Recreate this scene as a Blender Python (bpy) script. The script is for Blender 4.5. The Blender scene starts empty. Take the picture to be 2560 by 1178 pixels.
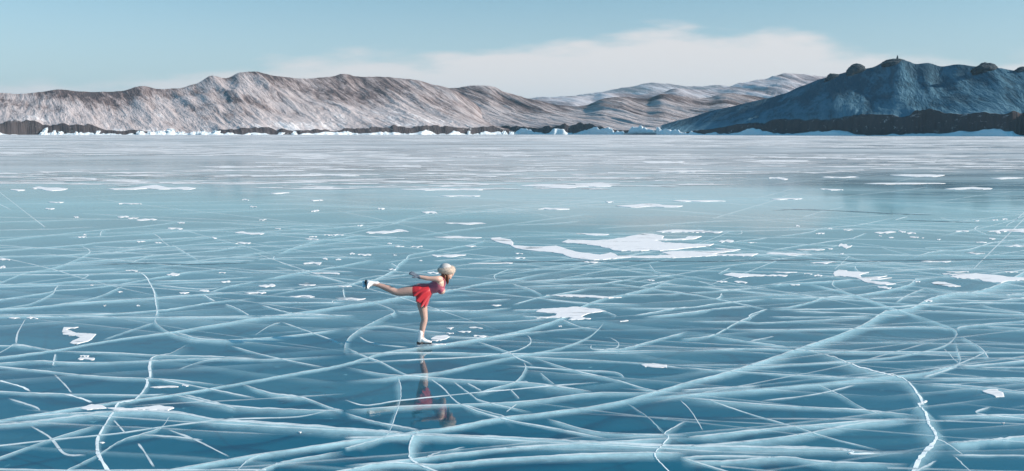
import bpy, bmesh, math, random
import numpy as np
from mathutils import Vector, Matrix
from mathutils.geometry import tessellate_polygon

random.seed(7)
R = math.radians
sc = bpy.context.scene
COL = sc.collection

# ------------------------------------------------------------------ camera
CAM_H = 3.55
F = 2489.0                      # focal length in photograph pixels (35 mm lens, 2560 px wide)
CX, CY = 1280.0, 589.0
PITCH = math.atan((CY - 331.5) / F)
cp, sp = math.cos(PITCH), math.sin(PITCH)
cam_d = bpy.data.cameras.new('camera')
cam_d.lens = 35.0
cam_d.sensor_width = 36.0
cam_d.clip_start = 0.1
cam_d.clip_end = 60000
cam = bpy.data.objects.new('camera', cam_d)
COL.objects.link(cam)
cam.location = (0, 0, CAM_H)
cam.rotation_euler = (math.pi / 2 - PITCH, 0, 0)
sc.camera = cam

# ------------------------------------------------------------------ world
SUN_EL, SUN_TOWARD = R(24), R(14)          # sun low on the right, a little behind the camera
S_DIR = Vector((math.cos(SUN_TOWARD) * math.cos(SUN_EL), -math.sin(SUN_TOWARD) * math.cos(SUN_EL), math.sin(SUN_EL)))
world = bpy.data.worlds.new('World')
sc.world = world
world.use_nodes = True
wn, wl = world.node_tree.nodes, world.node_tree.links
wn.clear()
w_out = wn.new('ShaderNodeOutputWorld')
w_bg = wn.new('ShaderNodeBackground')
w_sky = wn.new('ShaderNodeTexSky')
w_sky.sky_type = 'NISHITA'
w_sky.sun_disc = False
w_sky.sun_elevation = SUN_EL
w_sky.sun_rotation = math.atan2(S_DIR.x, S_DIR.y)
w_sky.altitude = 450
w_sky.air_density = 1.0
w_sky.dust_density = 0.35
w_sky.ozone_density = 2.2
w_bg.inputs['Strength'].default_value = 0.148

def wmath(op, a, b=None, c=None):
    n = wn.new('ShaderNodeMath'); n.operation = op
    for i, v in enumerate((a, b, c)):
        if v is None: continue
        if isinstance(v, (int, float)): n.inputs[i].default_value = v
        else: wl.new(v, n.inputs[i])
    return n.outputs[0]

w_geo = wn.new('ShaderNodeTexCoord')
w_sep = wn.new('ShaderNodeSeparateXYZ')
wl.new(w_geo.outputs['Generated'], w_sep.inputs[0])
# a clear cold sky: the blue sits low, so the dome is sampled a little higher than the view direction
w_z = wmath('ADD', wmath('MULTIPLY', wmath('MAXIMUM', w_sep.outputs[2], 0.0), 1.9), 0.045)
w_vec = wn.new('ShaderNodeCombineXYZ')
wl.new(w_sep.outputs[0], w_vec.inputs[0]); wl.new(w_sep.outputs[1], w_vec.inputs[1]); wl.new(w_z, w_vec.inputs[2])
w_nrm = wn.new('ShaderNodeVectorMath'); w_nrm.operation = 'NORMALIZE'
wl.new(w_vec.outputs[0], w_nrm.inputs[0])
wl.new(w_nrm.outputs[0], w_sky.inputs['Vector'])
# low bank of pale cloud along the horizon, its top wandering with azimuth
w_az = wmath('ADD', wmath('MULTIPLY', wmath('ARCTAN2', w_sep.outputs[0], w_sep.outputs[1]), 1 / (2 * math.pi)), 0.5)
w_fc = wn.new('ShaderNodeFloatCurve')
w_cv = w_fc.mapping.curves[0]
CLOUD_TOP = [(-300, 225), (0, 228), (300, 212), (600, 172), (800, 146), (1100, 136), (1300, 122), (1450, 104), (1560, 94), (1650, 72), (1740, 76), (1830, 96), (1900, 84), (1985, 88), (2060, 116), (2160, 140), (2300, 158), (2450, 168), (2560, 160), (2800, 140)]
w_pts = [(0.0, 0.42), (0.08, 0.6), (0.17, 0.35), (0.26, 0.55), (0.34, 0.4)]
w_pts += [((math.atan((x - 1280) / F * cp) / (2 * math.pi)) + 0.5, (331 - y) / F / 0.16) for x, y in CLOUD_TOP]
w_pts += [(0.66, 0.5), (0.76, 0.38), (0.86, 0.58), (1.0, 0.42)]
w_cv.points[0].location = w_pts[0]; w_cv.points[1].location = w_pts[-1]
for p_ in w_pts[1:-1]: w_cv.points.new(*p_)
w_fc.mapping.update()
wl.new(w_az, w_fc.inputs['Value'])
w_st = wn.new('ShaderNodeVectorMath'); w_st.operation = 'MULTIPLY'; w_st.inputs[1].default_value = (16.0, 16.0, 75.0)
wl.new(w_geo.outputs['Generated'], w_st.inputs[0])
w_n2 = wn.new('ShaderNodeTexNoise'); w_n2.inputs['Scale'].default_value = 1.0; w_n2.inputs['Detail'].default_value = 5.0
wl.new(w_st.outputs[0], w_n2.inputs['Vector'])
w_top = wmath('MULTIPLY', w_fc.outputs[0], 0.16)
w_d = wmath('SUBTRACT', wmath('ADD', w_top, wmath('MULTIPLY', wmath('SUBTRACT', w_n2.outputs[0], 0.5), 0.045)), w_sep.outputs[2])
w_mr = wn.new('ShaderNodeMapRange'); w_mr.interpolation_type = 'SMOOTHSTEP'
w_mr.inputs['From Min'].default_value = -0.007; w_mr.inputs['From Max'].default_value = 0.016
wl.new(w_d, w_mr.inputs[0])
w_mix = wn.new('ShaderNodeMix'); w_mix.data_type = 'RGBA'
wl.new(wmath('MULTIPLY', w_mr.outputs[0], 0.9), w_mix.inputs[0])
# the blue deepens away from the horizon
w_up = wn.new('ShaderNodeMapRange'); w_up.interpolation_type = 'SMOOTHSTEP'
w_up.inputs['From Min'].default_value = 0.10; w_up.inputs['From Max'].default_value = 0.42
wl.new(w_sep.outputs[2], w_up.inputs[0])
w_tc = wn.new('ShaderNodeMix'); w_tc.data_type = 'RGBA'
w_tc.inputs[6].default_value = (0.88, 0.90, 0.70, 1); w_tc.inputs[7].default_value = (0.36, 1.05, 1.0, 1)
wl.new(w_up.outputs[0], w_tc.inputs[0])
w_tint = wn.new('ShaderNodeMix'); w_tint.data_type = 'RGBA'; w_tint.blend_type = 'MULTIPLY'
w_tint.inputs[0].default_value = 1.0
wl.new(w_tc.outputs[2], w_tint.inputs[7])
wl.new(w_sky.outputs[0], w_tint.inputs[6])
w_hz = wn.new('ShaderNodeMapRange'); w_hz.interpolation_type = 'SMOOTHSTEP'
w_hz.inputs['From Min'].default_value = 0.16; w_hz.inputs['From Max'].default_value = 0.0
w_hz.inputs['To Max'].default_value = 0.85
wl.new(w_sep.outputs[2], w_hz.inputs[0])
w_pale = wn.new('ShaderNodeMix'); w_pale.data_type = 'RGBA'
wl.new(w_hz.outputs[0], w_pale.inputs[0]); wl.new(w_tint.outputs[2], w_pale.inputs[6])
w_pale.inputs[7].default_value = (2.05, 2.2, 2.3, 1)
wl.new(w_pale.outputs[2], w_mix.inputs[6])
w_mix.inputs[7].default_value = (3.6, 3.4, 3.35, 1)
wl.new(w_mix.outputs[2], w_bg.inputs['Color'])
wl.new(w_bg.outputs[0], w_out.inputs['Surface'])

sun_d = bpy.data.lights.new('sun', 'SUN')
sun_d.energy = 4.4
sun_d.angle = R(0.53)
sun_d.color = (1.0, 0.86, 0.75)
sun = bpy.data.objects.new('sun', sun_d)
COL.objects.link(sun)
sun.rotation_euler = S_DIR.to_track_quat('Z', 'Y').to_euler()

sc.view_settings.view_transform = 'Standard'
sc.view_settings.look = 'None'
sc.view_settings.exposure = 0.7
sc.view_settings.gamma = 1.0
sc.view_settings.use_curve_mapping = False
sc.cycles.max_bounces = 8
sc.cycles.transparent_max_bounces = 24
sc.cycles.volume_bounces = 0
sc.cycles.sample_clamp_indirect = 6.0
sc.cycles.use_denoising = True

# ------------------------------------------------------------------ projection helpers
def ray(px, py):
    """direction of a photograph pixel as (X/Y, Z/Y)"""
    x = (px - CX) / F; u = (CY - py) / F
    y = cp + u * sp
    return x / y, (-sp + u * cp) / y

def ground(px, py):
    a, b = ray(px, py)
    Y = -CAM_H / b
    return a * Y, Y

def at(px, py, Y):
    a, b = ray(px, py)
    return Vector((a * Y, Y, CAM_H + b * Y))

# ------------------------------------------------------------------ numpy noise
def _h(ix, iy, s):
    v = np.sin(ix * 127.1 + iy * 311.7 + s * 74.7) * 43758.5453
    return v - np.floor(v)
def vnoise(x, y, s=0):
    x = np.asarray(x, float); y = np.asarray(y, float)
    ix, iy = np.floor(x), np.floor(y); fx, fy = x - ix, y - iy
    fx = fx * fx * fx * (fx * (fx * 6 - 15) + 10); fy = fy * fy * fy * (fy * (fy * 6 - 15) + 10)
    a, b, c, d = _h(ix, iy, s), _h(ix + 1, iy, s), _h(ix, iy + 1, s), _h(ix + 1, iy + 1, s)
    return (a * (1 - fx) + b * fx) * (1 - fy) + (c * (1 - fx) + d * fx) * fy
def fbm(x, y, s=0, o=4):
    t = 0; amp = 0.5
    for k in range(o):
        t = t + amp * (vnoise(x, y, s + k * 13) - 0.5); x = x * 2.03; y = y * 2.03; amp *= 0.5
    return t                                   # about -0.5 .. 0.5
def ridged(x, y, s=0, o=4):
    t = 0; amp = 0.5
    for k in range(o):
        t = t + amp * (1 - np.abs(2 * vnoise(x, y, s + k * 17) - 1)); x = x * 2.1; y = y * 2.1; amp *= 0.5
    return t

# ------------------------------------------------------------------ mesh helpers
def link(name, me, mat=None, parent=None, smooth=False):
    o = bpy.data.objects.new(name, me)
    COL.objects.link(o)
    if mat is not None: me.materials.append(mat)
    if smooth:
        me.polygons.foreach_set('use_smooth', [True] * len(me.polygons))
    if parent is not None: o.parent = parent
    return o
def mesh(name, verts, faces):
    me = bpy.data.meshes.new(name)
    me.from_pydata([tuple(v) for v in verts], [], faces)
    me.update()
    return me
def tag(o, label=None, cat=None, group=None, kind=None):
    if label: o['label'] = label
    if cat: o['category'] = cat
    if group: o['group'] = group
    if kind: o['kind'] = kind
    return o
def fattr(me, name, vals):
    a = me.attributes.new(name, 'FLOAT', 'POINT')
    a.data.foreach_set('value', np.asarray(vals, dtype=np.float32))

# ------------------------------------------------------------------ materials
class Mat:
    def __init__(self, name):
        self.m = bpy.data.materials.new(name); self.m.use_nodes = True
        self.n, self.l = self.m.node_tree.nodes, self.m.node_tree.links
        self.n.clear()
        self.out = self.n.new('ShaderNodeOutputMaterial')
    def node(self, t, **kw):
        n = self.n.new(t)
        for k, v in kw.items():
            if k.startswith('i_'):
                key = k[2:]
                key = int(key) if key.isdigit() else key.replace('_', ' ')
                if hasattr(v, 'is_linked'): self.l.new(v, n.inputs[key])
                else: n.inputs[key].default_value = v
            else: setattr(n, k, v)
        return n
    def math(self, op, a, b=None, c=None, clamp=False):
        n = self.n.new('ShaderNodeMath'); n.operation = op; n.use_clamp = clamp
        for i, v in enumerate((a, b, c)):
            if v is None: continue
            if isinstance(v, (int, float)): n.inputs[i].default_value = v
            else: self.l.new(v, n.inputs[i])
        return n.outputs[0]
    def ramp(self, v, lo, hi, smooth=True):
        n = self.n.new('ShaderNodeMapRange'); n.interpolation_type = 'SMOOTHSTEP' if smooth else 'LINEAR'
        n.inputs['From Min'].default_value = lo; n.inputs['From Max'].default_value = hi
        self.l.new(v, n.inputs[0]); return n.outputs[0]
    def mix(self, f, a, b):
        n = self.n.new('ShaderNodeMix'); n.data_type = 'RGBA'
        for i, v in ((0, f), (6, a), (7, b)):
            if hasattr(v, 'is_linked'): self.l.new(v, n.inputs[i])
            elif i == 0: n.inputs[0].default_value = v
            else: n.inputs[i].default_value = (*v, 1)
        return n.outputs[2]
    def noise(self, vec, scale, detail=3, rough=0.5, dist=0.0):
        n = self.n.new('ShaderNodeTexNoise')
        n.inputs['Scale'].default_value = scale; n.inputs['Detail'].default_value = detail
        n.inputs['Roughness'].default_value = rough; n.inputs['Distortion'].default_value = dist
        if vec is not None: self.l.new(vec, n.inputs['Vector'])
        return n.outputs[0]
    def scaled(self, vec, s, off=(0, 0, 0)):
        n = self.n.new('ShaderNodeMapping')
        n.inputs['Scale'].default_value = s; n.inputs['Location'].default_value = off
        self.l.new(vec, n.inputs['Vector']); return n.outputs[0]
    def bump(self, h, strength, dist):
        n = self.n.new('ShaderNodeBump'); n.inputs['Strength'].default_value = strength; n.inputs['Distance'].default_value = dist
        self.l.new(h, n.inputs['Height']); return n.outputs[0]
    def pos(self): return self.node('ShaderNodeNewGeometry').outputs['Position']
    def obj(self): return self.node('ShaderNodeTexCoord').outputs['Object']
    def attr(self, name): return self.node('ShaderNodeAttribute', attribute_name=name).outputs['Fac']

def principled(name, col, rough=0.6, var=0.12, scale=20.0, bump=0.0, bdist=0.005, spec=0.5, sss=0.0, sheen=0.0, metal=0.0):
    M = Mat(name)
    v = M.obj()
    nz = M.noise(v, scale, 4, 0.6)
    c = M.mix(nz, tuple(x * (1 - var) for x in col), tuple(min(1, x * (1 + var)) for x in col))
    b = M.node('ShaderNodeBsdfPrincipled')
    M.l.new(c, b.inputs['Base Color'])
    b.inputs['Roughness'].default_value = rough
    b.inputs['Specular IOR Level'].default_value = spec
    b.inputs['Metallic'].default_value = metal
    if sss: b.inputs['Subsurface Weight'].default_value = sss; b.inputs['Subsurface Radius'].default_value = (0.02, 0.008, 0.005); b.inputs['Subsurface Scale'].default_value = 0.5
    if sheen: b.inputs['Sheen Weight'].default_value = sheen
    if bump: M.l.new(M.bump(nz, bump, bdist), b.inputs['Normal'])
    M.l.new(b.outputs[0], M.out.inputs['Surface'])
    return M.m

def ice_material():
    M = Mat('clear_ice')
    p = M.pos()
    sep = M.node('ShaderNodeSeparateXYZ', i_0=p)
    Y = sep.outputs[1]
    # gentle wind-polished ripples and fine pitting
    r1 = M.noise(M.scaled(p, (1.0, 1.6, 1)), 1.1, 2, 0.5)
    r2 = M.noise(M.scaled(p, (0.7, 1.5, 1)), 7.0, 3, 0.55)
    hgt = M.math('ADD', M.math('MULTIPLY', r1, 1.0), M.math('MULTIPLY', r2, 0.18))
    bmp = M.bump(hgt, 0.16, 0.012)
    rough = M.math('ADD', M.math('MULTIPLY', M.ramp(Y, 25.0, 140.0), 0.10), 0.03)
    # Schlick reflectance of ice, the same seen from above and from below
    fc = M.node('ShaderNodeLayerWeight', i_Blend=0.5, i_Normal=bmp).outputs['Facing']
    fr = M.math('ADD', M.math('MULTIPLY', M.math('POWER', fc, 4.2), 0.975), 0.025)
    gl = M.node('ShaderNodeBsdfGlossy', i_Roughness=rough, i_Normal=bmp)
    tr = M.node('ShaderNodeBsdfTransparent', i_Color=(0.86, 0.985, 0.99, 1))
    mx = M.node('ShaderNodeMixShader', i_0=fr)
    M.l.new(tr.outputs[0], mx.inputs[1]); M.l.new(gl.outputs[0], mx.inputs[2])
    # frosted, snow-scoured ice out on the lake
    f1 = M.noise(M.scaled(p, (1, 1, 1)), 0.035, 5, 0.62)
    f2 = M.noise(M.scaled(p, (0.6, 1, 1)), 0.35, 4, 0.6)
    fz = M.math('ADD', M.math('MULTIPLY', f1, 0.65), M.math('MULTIPLY', f2, 0.35))
    frost = M.ramp(fz, 0.40, 0.64)
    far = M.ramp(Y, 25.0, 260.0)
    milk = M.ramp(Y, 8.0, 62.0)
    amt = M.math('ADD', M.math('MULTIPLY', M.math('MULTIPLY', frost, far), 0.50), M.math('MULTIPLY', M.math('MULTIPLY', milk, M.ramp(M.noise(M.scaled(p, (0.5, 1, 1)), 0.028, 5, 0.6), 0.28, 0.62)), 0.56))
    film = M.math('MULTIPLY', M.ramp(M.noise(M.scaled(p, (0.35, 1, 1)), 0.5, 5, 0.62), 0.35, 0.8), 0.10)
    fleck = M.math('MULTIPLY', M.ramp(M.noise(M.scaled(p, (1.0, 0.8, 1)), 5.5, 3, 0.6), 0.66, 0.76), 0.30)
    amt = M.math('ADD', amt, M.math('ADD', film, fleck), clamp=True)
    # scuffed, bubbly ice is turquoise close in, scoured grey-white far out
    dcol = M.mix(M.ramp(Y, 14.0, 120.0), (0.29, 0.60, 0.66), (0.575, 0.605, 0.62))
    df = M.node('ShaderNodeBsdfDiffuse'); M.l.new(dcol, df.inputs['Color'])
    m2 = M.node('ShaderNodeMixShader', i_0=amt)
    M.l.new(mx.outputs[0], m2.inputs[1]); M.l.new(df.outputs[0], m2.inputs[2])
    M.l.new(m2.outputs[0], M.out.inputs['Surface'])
    return M.m

def water_material():
    M = Mat('deep_lake')
    p = M.pos()
    nz = M.noise(p, 0.12, 3, 0.5)
    c = M.mix(nz, (0.002, 0.085, 0.14), (0.003, 0.125, 0.195))
    d = M.node('ShaderNodeBsdfDiffuse'); M.l.new(c, d.inputs[0])
    M.l.new(d.outputs[0], M.out.inputs['Surface'])
    return M.m

def crack_material():
    M = Mat('fractured_ice')
    p = M.pos()
    a = M.attr('alpha')
    nz = M.noise(M.scaled(p, (1, 1, 6)), 2.2, 5, 0.62)
    nf = M.noise(M.scaled(p, (1, 1, 2)), 14.0, 3, 0.6)
    k = M.math('ADD', M.math('ADD', M.math('MULTIPLY', M.ramp(nz, 0.25, 0.7), 0.40), 0.40), M.math('MULTIPLY', nf, 0.45))
    al = M.math('MULTIPLY', a, k, clamp=True)
    m1 = M.node('ShaderNodeBsdfDiffuse', i_Color=(0.90, 0.96, 0.965, 1))
    tr = M.node('ShaderNodeBsdfTransparent')
    m2 = M.node('ShaderNodeMixShader', i_0=al)
    M.l.new(tr.outputs[0], m2.inputs[1]); M.l.new(m1.outputs[0], m2.inputs[2])
    M.l.new(m2.outputs[0], M.out.inputs['Surface'])
    return M.m

def snow_material():
    M = Mat('wind_snow')
    p = M.pos()
    n1 = M.noise(M.scaled(p, (0.6, 1.4, 1)), 5.0, 5, 0.6)
    c = M.mix(n1, (0.74, 0.73, 0.73), (0.86, 0.85, 0.84))
    b = M.node('ShaderNodeBsdfPrincipled', i_Roughness=0.8)
    b.inputs['Specular IOR Level'].default_value = 0.2
    M.l.new(c, b.inputs['Base Color'])
    M.l.new(M.bump(n1, 0.6, 0.03), b.inputs['Normal'])
    # wind-thinned places where the ice shows through
    n2 = M.noise(M.scaled(p, (0.40, 1.25, 1)), 1.9, 6, 0.68, 0.5)
    al = M.ramp(n2, 0.31, 0.43)
    tr = M.node('ShaderNodeBsdfTransparent')
    mx = M.node('ShaderNodeMixShader', i_0=al)
    M.l.new(tr.outputs[0], mx.inputs[1]); M.l.new(b.outputs[0], mx.inputs[2])
    M.l.new(mx.outputs[0], M.out.inputs['Surface'])
    return M.m

def hill_material(name, brown, pale, dark, snow_amt, scale):
    """heath and scree dusted with wind-streaked snow; uv carries the down-slope streak direction"""
    M = Mat(name)
    uv = M.node('ShaderNodeUVMap', uv_map='streak').outputs[0]
    s1 = M.noise(M.scaled(uv, (0.050 * scale, 0.0075 * scale, 1)), 1.0, 5, 0.6, 0.3)
    s2 = M.noise(M.scaled(uv, (0.15 * scale, 0.020 * scale, 1)), 1.0, 4, 0.6, 0.4)
    s3 = M.noise(M.scaled(uv, (0.0065 * scale, 0.0045 * scale, 1)), 1.0, 3, 0.5)
    hi = M.attr('high')
    s4 = M.noise(M.scaled(uv, (0.42 * scale, 0.075 * scale, 1)), 1.0, 4, 0.65, 0.3)
    v = M.math('ADD', M.math('MULTIPLY', s1, 0.42), M.math('ADD', M.math('MULTIPLY', s2, 0.34), M.math('MULTIPLY', s4, 0.24)))
    v = M.math('ADD', v, M.math('MULTIPLY', M.math('SUBTRACT', s3, 0.5), 0.55))
    v = M.math('ADD', v, M.math('MULTIPLY', M.math('SUBTRACT', 0.45, hi), 0.20))
    v = M.math('ADD', v, snow_amt)
    base = M.mix(M.ramp(v, 0.38, 0.57), brown, pale)
    base = M.mix(M.ramp(v, 0.60, 0.74), base, (0.74, 0.72, 0.72))
    base = M.mix(M.math('MULTIPLY', M.ramp(v, 0.43, 0.34), 0.9), base, dark)
    rock = M.attr('rock')
    rn = M.noise(M.scaled(M.pos(), (0.12, 0.12, 0.05)), 1.0, 5, 0.65)
    rc = M.mix(rn, (0.025, 0.026, 0.032), (0.10, 0.085, 0.085))
    # rime and blown snow caught on the ledges of the wall
    rs_ = M.ramp(M.noise(M.scaled(M.pos(), (0.10, 0.10, 0.22)), 1.0, 4, 0.7, 0.8), 0.60, 0.72)
    rc = M.mix(M.math('MULTIPLY', rs_, 0.7), rc, (0.42, 0.46, 0.49))
    base = M.mix(rock, base, rc)
    b = M.node('ShaderNodeBsdfDiffuse')
    M.l.new(base, b.inputs['Color'])
    M.l.new(M.bump(M.math('ADD', s1, M.math('ADD', M.math('MULTIPLY', s2, 0.5), M.math('MULTIPLY', s4, 0.3))), 1.0, 7.0), b.inputs['Normal'])
    M.l.new(b.outputs[0], M.out.inputs['Surface'])
    return M.m

ICE = ice_material(); WATER = water_material(); CRACK = crack_material(); SNOW = snow_material()
SHORE_ICE = principled('shore_ice', (0.66, 0.73, 0.76), 0.55, 0.10, 0.12, 0.5, 1.2)
DARK_CRACK = principled('open_lead', (0.012, 0.05, 0.08), 0.15, 0.2, 2.0)

# ------------------------------------------------------------------ lake
def sheet(name, x0, x1, y0, y1, z, mat, n=1):
    vs = [(x0, y0, z), (x1, y0, z), (x1, y1, z), (x0, y1, z)]
    o = link(name, mesh(name, vs, [(0, 1, 2, 3)]), mat)
    return tag(o, kind='structure')
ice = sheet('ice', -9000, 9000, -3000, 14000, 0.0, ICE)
water = sheet('water', -9000, 9000, -3000, 14000, -1.3, WATER)

# ------------------------------------------------------------------ hills
def interp(pts, x):
    xs = [p[0] for p in pts]; ys = [p[1] for p in pts]
    return np.interp(x, xs, ys)

def cubic(pts, x):
    """smooth monotone-ish interpolation through the points"""
    xs = np.array([p[0] for p in pts], float); ys = np.array([p[1] for p in pts], float)
    m = np.gradient(ys, xs)
    i = np.clip(np.searchsorted(xs, x) - 1, 0, len(xs) - 2)
    h = xs[i + 1] - xs[i]; t = np.clip((x - xs[i]) / h, 0, 1)
    return ((2 * t**3 - 3 * t**2 + 1) * ys[i] + (t**3 - 2 * t**2 + t) * h * m[i] * 0.6
            + (-2 * t**3 + 3 * t**2) * ys[i + 1] + (t**3 - t**2) * h * m[i + 1] * 0.6)

def hill(name, px0, px1, dpx, ridge, shore, run, cliff, mat, seed, rough=1.0, back=0.8, rows=130, slant=0.50, power=1.15, fine=1.0):
    """terrain from the shore to the ridge and down the far side.
       ridge: skyline (px, py); shore: forward distance (px, m); run: shore-to-ridge distance; cliff: rock wall height (px, m)"""
    px = np.arange(px0, px1 + 1, dpx, dtype=float)
    nx = len(px)
    S = cubic(shore, px); Rn = cubic(run, px)
    a = (px - CX) / F * cp
    X0 = a * S
    S0 = S
    S = S + fbm(X0 / 60, px * 0 + seed, seed, 4) * 40 + fbm(X0 / 14, px * 0, seed + 5, 2) * 9
    Rd = S0 + Rn
    ry = cubic(ridge, px)
    u = (CY - ry) / F
    zr = CAM_H + Rd * (-sp + u * cp) / (cp + u * sp)
    zr = np.maximum(zr, 0.5)
    ch = np.minimum(cubic(cliff, px) * (0.82 + 0.8 * (fbm(X0 / 45, px * 0 + 3, seed + 9, 3) + 0.25)), zr * 0.7)
    cs = np.maximum(cubic(cliff, px) * 1.0, 0.0)
    ch = np.maximum(ch * (1 + 0.5 * fbm(X0 / 9, px * 0 + 8, seed + 10, 3)), 0.0)
    t = np.concatenate([np.linspace(0, 0.035, 14), np.linspace(0.042, 1.0, rows - 14), np.linspace(1.02, 1 + back, 26)])
    T, PX = np.meshgrid(t, px, indexing='ij')
    A = (PX - CX) / F * cp
    Yg = S0[None] + T * Rn[None] + (S - S0)[None] * np.exp(-T * Rn[None] / 30.0)
    Xg = A * Yg
    U = T * Rn[None]
    tc = np.clip(T, 0, 1)
    wall = np.clip(T / 0.026, 0, 1); wall = wall * wall * (3 - 2 * wall)
    prof = np.clip((tc - 0.02) / 0.98, 0, 1)
    prof = prof ** power
    prof = prof * (1.0 + 0.35 * (1 - prof) * 2 * fbm(Xg / 260, U / 260, seed + 2, 3))
    cg = cs[None] + (ch - cs)[None] * np.exp(-np.clip(T - 0.03, 0, None) * Rn[None] / 16.0)
    z = cg * wall + (zr[None] - cg) * prof
    beyond = np.clip(T - 1, 0, None) / back
    z = z * (1 - beyond ** 1.3)
    q1, q2 = Xg + slant * U, U
    env = np.clip(tc / 0.06, 0, 1) * (0.35 + 0.65 * np.clip((1.0 - tc) / 0.15, 0, 1))
    amp = zr[None] * 0.17 * rough
    gul = (ridged(q1 / 85, q2 / 420, seed + 20, 3) - 0.62)
    fin = (ridged(q1 / 19, q2 / 130, seed + 40, 3) - 0.62)
    z = z + env * (amp * gul + amp * 0.26 * fine * fin + amp * 0.10 * fbm(Xg / 7, U / 9, seed + 60, 3))
    z[0, :] = -2.0
    z = np.where(T <= 0, -2.0, np.maximum(z, -3.0))
    V = np.stack([Xg, Yg, z], -1).reshape(-1, 3)
    nr = len(t)
    idx = np.arange(nr * nx).reshape(nr, nx)
    f = np.stack([idx[:-1, :-1], idx[:-1, 1:], idx[1:, 1:], idx[1:, :-1]], -1).reshape(-1, 4)
    me = bpy.data.meshes.new(name)
    me.vertices.add(len(V)); me.vertices.foreach_set('co', V.ravel())
    me.loops.add(f.size); me.loops.foreach_set('vertex_index', f.ravel().astype(np.int32))
    me.polygons.add(len(f)); me.polygons.foreach_set('loop_start', np.arange(0, f.size, 4, dtype=np.int32))
    me.polygons.foreach_set('loop_total', np.full(len(f), 4, dtype=np.int32))
    me.update(calc_edges=True); me.validate()
    uvl = me.uv_layers.new(name='streak')
    Q = np.stack([q1, q2], -1).reshape(-1, 2)
    uvl.data.foreach_set('uv', Q[f.ravel()].ravel())
    # bare rock where the wall is steep
    gz = np.gradient(z, axis=0) / np.maximum(np.gradient(Yg, axis=0), 0.5)
    rock = np.clip((T < 0.05) * np.clip(ch[None] / 5.0, 0, 1) * np.clip((0.045 + 0.012 * fbm(Xg / 12, U / 3, seed + 3) - T) / 0.008, 0, 1)
                   + np.clip((np.abs(gz) - 1.25) / 0.8, 0, 1) * 0.7, 0, 1)
    fattr(me, 'rock', rock.ravel())
    fattr(me, 'high', np.clip(z / np.maximum(zr[None], 5), 0, 1).ravel())
    o = link(name, me, mat, smooth=True)
    tag(o, kind='structure')
    return px, S, ch

HEATH = hill_material('snow_dusted_heath', (0.185, 0.145, 0.14), (0.47, 0.42, 0.415), (0.075, 0.062, 0.065), 0.02, 1.0)
HEADM = hill_material('shade_tinted_headland', (0.070, 0.150, 0.20), (0.12, 0.22, 0.28), (0.045, 0.085, 0.115), -0.05, 1.0)  # blue of the headland's shade is painted into all three ground tones
FARM = hill_material('far_hill', (0.24, 0.20, 0.21), (0.55, 0.53, 0.55), (0.12, 0.11, 0.12), 0.06, 0.5)

hill('far_mountain', 1150, 2300, 6,
     [(1150, 262), (1280, 250), (1350, 243), (1420, 240), (1480, 233), (1560, 219), (1620, 207), (1660, 209), (1710, 215), (1790, 213), (1880, 225), (2000, 235), (2300, 250)],
     [(1150, 6200), (2300, 6200)], [(1150, 1600), (2300, 1600)], [(1150, 0), (2300, 0)], FARM, 71, 0.7, rows=70)
hill('distant_hill', 1200, 2450, 4,
     [(1200, 275), (1290, 258), (1345, 247), (1400, 243), (1440, 238), (1480, 239), (1511, 231), (1560, 233), (1610, 236), (1655, 231), (1688, 221), (1720, 223), (1790, 220), (1850, 207), (1900, 196), (1955, 182), (2010, 186), (2060, 189), (2120, 196), (2250, 215), (2450, 240)],
     [(1200, 2900), (2450, 2900)], [(1200, 800), (2450, 800)], [(1200, 0), (2450, 0)], FARM, 51, 0.8, rows=90)
mid = hill('bay_hill', 980, 2100, 2.6,
     [(980, 240), (1090, 226), (1129, 219), (1176, 212), (1219, 213), (1263, 229), (1340, 249), (1397, 263), (1458, 264), (1515, 244), (1555, 240), (1599, 246), (1616, 247), (1656, 234), (1700, 239), (1733, 244), (1767, 244), (1811, 234), (1861, 238), (1915, 246), (2000, 262), (2100, 285)],
     [(980, 1990), (1250, 1880), (1420, 1750), (1650, 1600), (1800, 1560), (2100, 1500)], [(980, 480), (1400, 520), (1700, 620), (2100, 600)],
     [(980, 14), (1280, 15), (1500, 15), (1560, 9), (1700, 4), (1800, 8), (2100, 8)], HEATH, 31, 1.0)
left = hill('lake_hill', -420, 1330, 2.6,
     [(-420, 238), (-200, 222), (-80, 235), (0, 229), (40, 232), (91, 231), (161, 223), (202, 228), (249, 230), (302, 227), (366, 213), (396, 221), (450, 221), (490, 209), (531, 190), (571, 194), (605, 179), (645, 180), (705, 189), (766, 195), (806, 191), (873, 184), (894, 190), (957, 192), (1045, 200), (1095, 214), (1129, 223), (1179, 252), (1226, 296), (1262, 322), (1300, 332), (1330, 334)],
     [(-420, 1420), (0, 1500), (600, 1620), (1000, 1760), (1330, 1860)], [(-420, 380), (0, 360), (600, 460), (1000, 440), (1200, 320), (1330, 260)],
     [(-420, 18), (0, 23), (90, 20), (110, 15), (230, 15), (260, 9), (340, 8), (400, 5), (520, 3), (600, 10), (720, 11), (860, 11), (1000, 13), (1250, 15), (1330, 12)],
     HEATH, 11, 1.0)
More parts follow.
